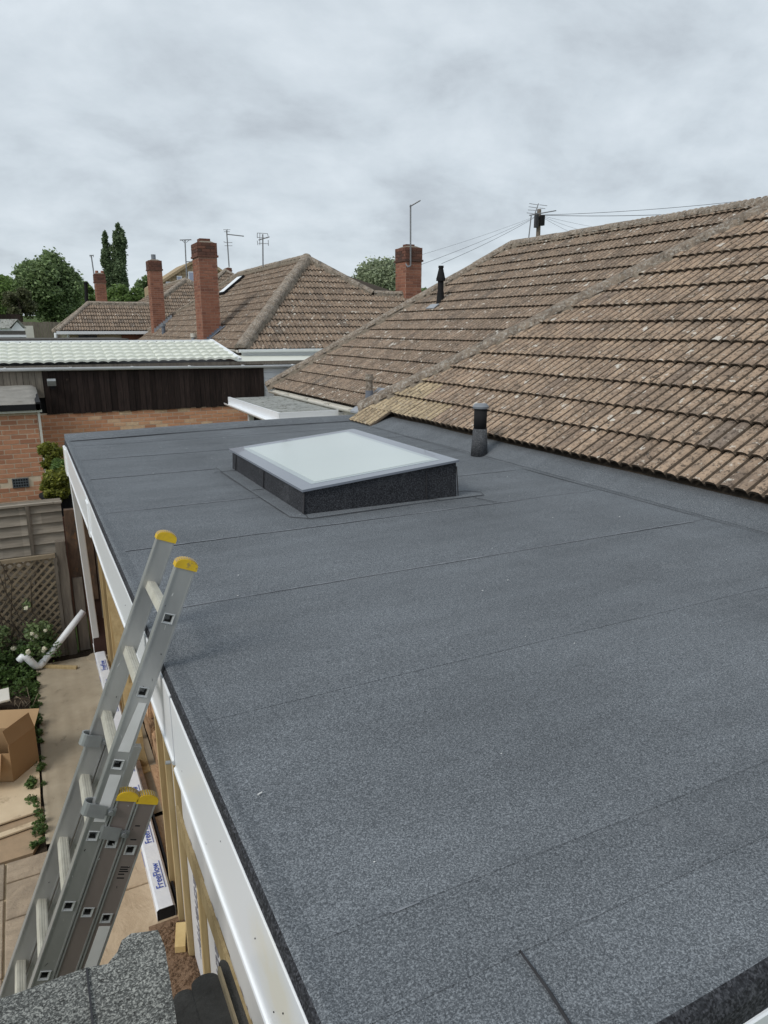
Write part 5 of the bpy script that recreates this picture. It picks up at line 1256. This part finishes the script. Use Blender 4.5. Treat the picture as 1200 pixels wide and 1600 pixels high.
for k_, (t0, s1, s0, ph, mt) in enumerate(secs):
    holes = [ph-.25*i for i in range(0, 12) if s0+.05 < ph-.25*i < s1-.03]
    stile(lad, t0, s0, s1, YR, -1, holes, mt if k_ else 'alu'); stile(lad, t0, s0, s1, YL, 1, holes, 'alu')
    cap(lad, t0, s1, YR)
    if k_ == 0: cap(lad, t0, s1, YL)
    for h in holes:
        q = MB(); a, b_ = .0125, .0145
        # hollow rung: square tube seen open at the ends, flared collar
        q.cur = 0
        cs = [(-b_, -b_), (b_, -b_), (b_, b_), (-b_, b_)]
        y0_, y1_ = YR+ST-.001, YL+.001
        vs = [lp(h+c_[1], t0+c_[0], y0_) for c_ in cs]+[lp(h+c_[1], t0+c_[0], y1_) for c_ in cs]
        q.add(vs, [(0, 1, 5, 4), (1, 2, 6, 5), (2, 3, 7, 6), (3, 0, 4, 7)])
        q.cur = 1; ci = [(-.0105, -.0105), (.0105, -.0105), (.0105, .0105), (-.0105, .0105)]; co_ = [(-.018, -.018), (.018, -.018), (.018, .018), (-.018, .018)]
        for yf_, yd in ((YR, -1), (YL+ST, 1)):
            vs = [lp(h+c_[1], t0+c_[0], yf_+yd*.0005) for c_ in co_]+[lp(h+c_[1]*.86, t0+c_[0]*.86, yf_+yd*.0035) for c_ in co_]+[lp(h+c_[1], t0+c_[0], yf_-yd*.002) for c_ in ci]
            q.add(vs, [(i, (i+1) % 4, 4+(i+1) % 4, 4+i) for i in range(4)]+[(4+i, 4+(i+1) % 4, 8+(i+1) % 4, 8+i) for i in range(4)])
        q.cur = 2; vs = [lp(h+c_[1], t0+c_[0], YR+.002) for c_ in ci]+[lp(h+c_[1], t0+c_[0], YR+.16) for c_ in ci]
        q.add(vs, [(0, 1, 5, 4), (1, 2, 6, 5), (2, 3, 7, 6), (3, 0, 4, 7), (4, 5, 6, 7)])
        # ribbed tread on top of the rung
        q.cur = 0
        for j in range(3): q.obox(lp(h+b_, t0-.010+j*.008, YR+ST+.003), nLd*.004, Vector((0, YL-YR-ST-.006, 0)), dL*.0015)
        q.build('rung', [M['rung'], M['alu_edge'], M['dark_hole']], lad)
def sticker(t0, s0, s1, w_, skew=0, name='sticker'):
    y = YR-.0008; vs = [lp(s0, t0-w_/2+.004, y), lp(s0, t0+w_/2+.004, y), lp(s1, t0+w_/2+.004, y), lp(s1, t0-w_/2+.004+skew, y)]
    vs2 = [v_-Vector((0, .0006, 0)) for v_ in vs]; mk(name, vs+vs2, BOXF, M['sticker'], lad)
sticker(0, -.455, -.285, .037, .012); sticker(0, -.70, -.535, .036); sticker(.1335, -1.27, -1.075, .038)
q = MB()
for (s_, L_) in ((-.76, .02), (-.86, .03), (-.868, .026), (-.876, .03), (-.886, .02), (-.90, .024), (-.71, .016)): q.obox(lp(s_, .1335-.012, YR-.0004), nLd*L_, dL*.004, Vector((0, -.0005, 0)))
q.build('printed_marks', M['black'], lad)
rs_l = random.Random(9)
for mt_, nn in (('sticker', 26), ('black', 16)):
    q = MB()
    for i in range(nn):
        k2 = rs_l.choice((0, 0, 1, 2)); t_, s1_ = (0, .0665, .1335)[k2], (.15, -.64, -.64)[k2]; s_ = s1_-rs_l.random()*1.4; ln = rs_l.uniform(.003, .016) if mt_ == 'sticker' else rs_l.uniform(.003, .014)
        dd_ = (dL+nLd*rs_l.uniform(-.7, .7)).normalized(); yq = YR-.0004 if rs_l.random() < .6 or k2 else YL-.0004
        q.obox(lp(s_, t_+rs_l.uniform(-.024, .020), yq), dd_*ln, dd_.cross(Vector((0, 1, 0)))*rs_l.uniform(.0008, .0022), Vector((0, -.0004, 0)))
    q.build('scuff_marks', M[mt_], lad)
def clamp(t0, s0, y, yd):
    vs, fs = [], []; n_ = 8; o_ = []
    for s_ in (s0-.022, s0+.022):
        prev = None; row = []
        for i in range(n_+1):
            th = math.pi*(i/n_); row.append((t0-SW/2-.002-math.sin(th)*.022, y+yd*(-.006+ST*0)+(-math.cos(th)*.017+.009)))
        row = [(t0+.012, y-.010)]+row+[(t0+.012, y+ST+.003)]
        for (t_, yy_) in row: vs.append(lp(s_, t_, yy_))
    m = len(vs)//2; fs = [(i, i+1, m+i+1, m+i) for i in range(m-1)]
    c_ = mk('clamp', vs, fs, M['steel'], lad); c_.data.update()
    bm = bmesh.new(); bm.from_mesh(c_.data); bmesh.ops.solidify(bm, geom=bm.faces[:], thickness=.004); bm.to_mesh(c_.data); bm.free()
    MB().tube(lp(s0, t0+.026, y-.004), lp(s0, t0+.026, y-.018), .008, 8).build('clamp_bolt', M['steel'], lad)
    MB().obox(lp(s0-.012, t0+.008, y-.003), nLd*.035, dL*.024, Vector((0, -.006, 0))).build('clamp_plate', M['steel'], lad)
clamp(0, -.660, YR, -1); clamp(.0665, -.735, YR, -1); clamp(0, -.60, YL, 1)

# ================================================================== OLD LOWER FELT ROOF in front
lr = thing('old_felt_roof_corner', 'corner of an old mineral felt roof at the bottom left of the ladder', 'roof', (-.1, .7, G))
outline = [(-1.2, -.6), (.085, -.6), (.100, .75), (.118, 1.02), (.132, 1.20), (.143, 1.39), (.137, 1.445), (.08, 1.462), (.058, 1.45), (.045, 1.42), (.022, 1.395), (-.02, 1.405), (-.10, 1.408), (-.19, 1.412), (-.45, 1.43), (-1.2, 1.45)]
bm = bmesh.new(); vs_ = [bm.verts.new((x, y, -.30)) for x, y in outline]; fc = bm.faces.new(vs_); bmesh.ops.triangulate(bm, faces=[fc])
bmesh.ops.subdivide_edges(bm, edges=bm.edges[:], cuts=6, use_grid_fill=True)
for v_ in bm.verts: v_.co.z += .006*noise.noise((v_.co.x*6, v_.co.y*6, 1))-.02*max(0, v_.co.x-.02)
ext_ = bmesh.ops.extrude_face_region(bm, geom=bm.faces[:]); 
for g in ext_['geom']:
    if isinstance(g, bmesh.types.BMVert): g.co.z -= .010
bmesh.ops.recalc_face_normals(bm, faces=bm.faces[:])
me = bpy.data.meshes.new('felt_sheet'); bm.to_mesh(me); bm.free(); me.materials.append(M['felt_old']); o = bpy.data.objects.new('felt_sheet', me); put(o, 'felt_sheet', lr, (0, 0, 0))
MB().poly([(-1.2, -.6), (.07, -.6), (.115, 1.30), (-.02, 1.33), (-1.2, 1.36)], -.42, -.318).build('deck', M['timber_grey'], lr)
MB().poly([(-1.1, -.5), (-.2, -.5), (-.2, .9), (-1.1, .9)], G, -.43).build('supporting_wall', M['brick_dark'], lr)
q = MB()
for a, b_ in (((-.02, 1.40), (-.02, 1.26)), ((-.02, 1.26), (.02, 1.05)), ((.02, 1.05), (-.05, .9))): q.bar((*a, -.2965), (*b_, -.2965), .004, .004)
q.build('felt_crack', M['bitumen'], lr)
# blackened old tiles between that roof and the fascia
def oldtile(x0, x1, y0, y1, z, tilt, mat='slate_old'):
    vs = []; n_ = 8; pts_ = [(x0, y0)]+[(x1, y0)]+[(x1, y1-.02)]+[((x0+x1)/2+(x1-x0)/2*math.cos(math.pi*i/n_), y1-.02+.025*math.sin(math.pi*i/n_)) for i in range(1, n_)]+[(x0, y1-.02)]
    m = len(pts_); top_ = [(x, y, z-tilt*(y-y0)) for x, y in pts_]; bot_ = [(x, y, z-.022-tilt*(y-y0)) for x, y in pts_]
    return mk('old_tile', bot_+top_, [tuple(range(m))[::-1], tuple(range(m, 2*m))]+[(i, (i+1) % m, m+(i+1) % m, m+i) for i in range(m)], M[mat], lr)
for (x0, x1, y1, z) in ((.150, .20, 1.415, -.452), (.196, .262, 1.432, -.448), (.268, .292, 1.45, -.445)): oldtile(x0, x1, .3, y1, z, .02)
oldtile(.215, .270, .3, 1.20, -.425, .02); oldtile(.14, .222, .3, 1.30, -.428, .02)
q = MB().box(.262, .268, .5, 1.42, -.47, -.448, .002); q.build('mortar_joint', M['jointing'], lr)
MB().box(.10, .285, -.3, 1.30, -.60, -.475).build('tile_bed', M['brick_dark'], lr)

# ================================================================== GARDEN CLUTTER
# climbing rose on the lattice
rose = thing('climbing_rose', 'dark climbing rose with white blooms spread over the lattice', 'plant', (-.3, 7.8, G))
cs = [(random.uniform(-.85, -.0), random.uniform(7.70, 7.88), G+.10+abs(random.gauss(0, .33))) for i in range(34)]; rs_ = [random.uniform(.04, .10) for c in cs]
leaves(cs, rs_, 2300, .045, M['leaf_dark'], 'foliage', rose)
cs2 = [(random.uniform(-.7, -.02), random.uniform(7.6, 7.8), G+.05+random.uniform(0, .25)) for i in range(20)]
leaves(cs2, [.08]*20, 900, .045, M['leaf_weed'], 'young_foliage', rose)
q = MB()
for i in range(9):
    x = random.uniform(-.7, 0); p = [(x, 7.82, G)]; 
    for j in range(5): x += random.uniform(-.14, .10); p.append((x, 7.84+random.uniform(-.03, .03), G+.2+j*random.uniform(.16, .26)))
    q.path(p, [.014, .011, .009, .007, .005, .004], 6)
q.path([(-.12, 7.72, G), (-.15, 7.75, G+.12), (-.10, 7.78, G+.3), (-.18, 7.8, G+.42)], [.035, .03, .022, .018], 8)
q.build('stem', M['bark'], rose)
for i in range(21):
    c = Vector(random.choice(cs+cs2[:6])); c.y -= .08; r__ = random.uniform(.022, .036); q = MB()
    for j in range(11):
        d = Vector((random.gauss(0, 1), random.gauss(0, 1)-.8, random.gauss(0, 1)+.4)).normalized(); a_ = d.orthogonal().normalized(); b__ = d.cross(a_); p = c+d*r__*.6
        q.add([p-a_*r__*.6, p+b__*r__*.5+d*.004, p+a_*r__*.6, p-b__*r__*.5+d*.004], [(0, 1, 2, 3)])
    q.build('flower', M['petal'], rose)
# weeds along the path
cs = [(random.uniform(-.30, -.205), 4.6+random.random()**.8*3.1, G+.02+random.uniform(0, .06)) for i in range(60)]; rs_ = [random.uniform(.02, .055) for c in cs]
tag(leaves(cs, [q_*.75 for q_ in rs_], 5200, .024, M['leaf_weed'], 'weeds'), 'bright green weeds along the left edge of the concrete path', 'weeds', kind='stuff')
cs = [(random.uniform(-.75, -.25), random.uniform(7.0, 7.7), G+.02+random.uniform(0, .12)) for i in range(30)]
tag(leaves(cs, [.075]*30, 2400, .038, M['leaf_weed'], 'ground_cover'), 'green ground cover below the white rose', 'plants', kind='stuff')
# potted shrub above the fence
def shrub(name, label, px, py0, py1, Y, hw, mat, seed, pot=True):
    random.seed(seed); b0 = PY(px, py0, Y); tp = PY(px, py1, Y); k_ = Y*.95/1141; t = thing(name, label, 'shrub', (b0.x, Y, b0.z-.25))
    cs_ = [(b0.x+random.uniform(-1, 1)*hw*k_*.8, Y+random.uniform(-.25, .25), b0.z+(tp.z-b0.z)*random.uniform(.05, eL.z-.04)) for i in range(36)]
    leaves(cs_, [hw*k_*random.uniform(.25, .55) for c in cs_], 4200, .055, M[mat], 'foliage', t)
    q = MB()
    for c in cs_[:14]: q.path([(b0.x, Y, b0.z-.1), (b0.x*.5+c[0]*.5, Y, (b0.z+c[2])/2), c], [.012, .008, .004], 5)
    q.build('stem', M['bark'], t)
    if pot:
        MB().tube((b0.x, Y, b0.z-.25), (b0.x, Y, b0.z), .15, 16, .19).build('pot', M['black'], t); MB().tube((b0.x, Y, b0.z-.02), (b0.x, Y, b0.z+.015), .205, 16, .205).build('pot_rim', M['black'], t)
        MB().box(b0.x-.35, b0.x+.28, Y-.2, Y+.25, G, b0.z-.251).build('plinth', M['brick_dark'], t)
shrub('potted_shrub', 'bright yellow green shrub in a black pot behind the fence corner', 90, 772, 738, 9.2, 17, 'leaf_lime', 5)
shrub('olive_shrub', 'taller olive shrub against the brick wall behind the garage corner', 84, 745, 693, 11.0, 15, 'leaf_lime', 6, False)
shrub('dark_shrub', 'dark green leaves between the two yellow shrubs at the roof corner', 96, 742, 722, 10.2, 12, 'leaf_mid', 7, False)

# cardboard box, plywood, rubble
random.seed(3)
tag(bevel(MB().poly([(-2.0, 4.92), (-.235, 5.12), (-.232, 5.86), (-2.0, 5.9)], G+.03, G+.045).build('plywood_sheet', M['ply']), .002), 'muddy tan plywood sheet lying under the cardboard box', 'board')
tag(MB().obox((-1.4, 4.80, G+.03), (1.15, .17, 0), (-.01, .05, 0), (0, 0, .012)).build('timber_strip', M['ply']), 'thin pale timber strip lying in the dust before the plywood', 'timber')
cb = thing('cardboard_box', 'open brown cardboard box with blue label on the plywood', 'box', (-.5, 5.75, G+.046))
zc0 = G+.047; A = Vector((-.415, 5.58, 0)); B = Vector((-.232, 5.80, 0)); dirR = (B-A).normalized(); dirL = Vector((-dirR.y, dirR.x, 0))
Wd, Dp, Hh = (B-A).length, .50, .31
# two visible faces: long side A->B and side A->A+left*...
Lf = Vector((-.93, .36, 0)).normalized(); 
def face_slab(o_, a_, b_, th, nm, mt='card', par=None):
    o_, a_, b_ = Vector(o_), Vector(a_), Vector(b_); n_ = a_.cross(b_).normalized(); return MB().obox(o_, a_, b_, n_*th).build(nm, M[mt], par or cb)
Az = A+Vector((0, 0, zc0)); Bz = B+Vector((0, 0, zc0)); up = Vector((0, 0, Hh))
face_slab(Az, B-A, up, -.005, 'side'); face_slab(Az, Lf*Dp, up*.80, .005, 'side'); face_slab(Bz, Lf*Dp, up, .005, 'side', 'card_in'); face_slab(Az+Lf*Dp, B-A, up, .005, 'side', 'card_in')
face_slab(Az+Vector((0, 0, .004)), B-A, Lf*Dp, .004, 'base', 'card_in')
face_slab(Bz+up, Lf*Dp, Vector((.05, .10, .10)), .004, 'flap', 'card_in'); face_slab(Az+up*.80+Lf*.06, Lf*(Dp-.12), Vector((-.02, -.16, -.12)), .004, 'flap'); face_slab(Az+up, (B-A), Vector((-.03, .03, .12)) , .003, 'flap')
face_slab(Az+Lf*.10+Vector((0, -.003, .10))-Vector((.002, .004, 0)), Lf*.07, Vector((0, 0, .09)), .003, 'blue_label', 'ink_blue')
lb = face_slab(Az+Lf*.12+Vector((0, .02, .22)), Lf*.3, Vector((-.01, .1, .12)), .05, 'white_wrapping', 'film')
items = [(-.52, 6.35, .10, .34, .20, 'timber_cut', 'pale board scrap leaning in the pile behind the cardboard box'), (-.60, 6.62, .22, .30, .16, 'upvc_old', 'white card scrap on top of the rubble pile'), (-.56, 6.05, .10, .34, .24, 'card_in', 'torn cardboard piece right behind the open box'),
         (-.63, 6.95, .05, .22, .12, 'brick_orange', 'orange brick lying at the top of the rubble pile'), (-.66, 7.20, .0, .26, .20, 'brick_dark', 'dark brick stack at the left edge below the rose')]
for i, (x, y, zo, a_, b_, mt, lab) in enumerate(items):
    an = random.uniform(-.5, .5); u_ = Vector((math.cos(an), math.sin(an), .05)); v_ = Vector((-math.sin(an), math.cos(an), .08))
    tag(bevel(MB().obox(Vector((x-.12, y-.1, G+.03+zo)), u_*a_, v_*b_*1.3, (0, 0, .02 if 'brick' not in mt else .075)).build('rubble_piece' if 'brick' not in mt else 'loose_brick', M[mt]), .003), lab, 'debris')
v, f = [], []
for j in range(21):
    for i in range(21):
        x = -1.9+1.62*i/20; y = 5.95+1.3*j/20; h = .26*math.exp(-((x+.95)**2/.5+(y-6.5)**2/.35))+.03*noise.noise((x*7, y*7, 0)); v.append((x, y, G-.02+max(0, h)))
for j in range(20):
    for i in range(20): a = j*21+i; f.append((a, a+1, a+22, a+21))
tag(mk('rubble_heap', v, f, M['soil'], smooth=True), 'heap of soil and black sheeting at the left edge', 'heap', kind='stuff')
q = MB()
for i in range(90):
    x = random.uniform(-.55, -.27); y = random.uniform(6.1, 7.0); q.tube((x, y, G+.05+random.uniform(0, .05)), (x+random.uniform(-.09, .09), y+random.uniform(-.14, .14), G+.06+random.uniform(0, .08)), .003, 4, caps=False)
tag(q.build('dry_twigs', M['lattice']), 'tangle of dry twigs beside the path edge', 'twigs', kind='stuff')
# scraps on the new roof
a = PZ(403, 1243, .006); tag(MB().obox(a, (.012, .005, 0), (0, .003, 0), (0, 0, .002)).build('wood_splinter', M['sticker']), 'tiny pale splinter lying on the new felt right of the fascia', 'splinter')
q = MB(); rr = random.Random(5)
for i in range(45):
    x = rr.uniform(.5, 3.2); y = rr.uniform(.8, 7); s_ = rr.uniform(.0015, .004); q.obox((x, y, .0052), (s_*2, 0, 0), (0, s_, 0), (0, 0, s_*.5))
tag(q.build('roof_grit', M['sticker']), 'scattered pale grit specks over the new felt', 'grit', kind='stuff')
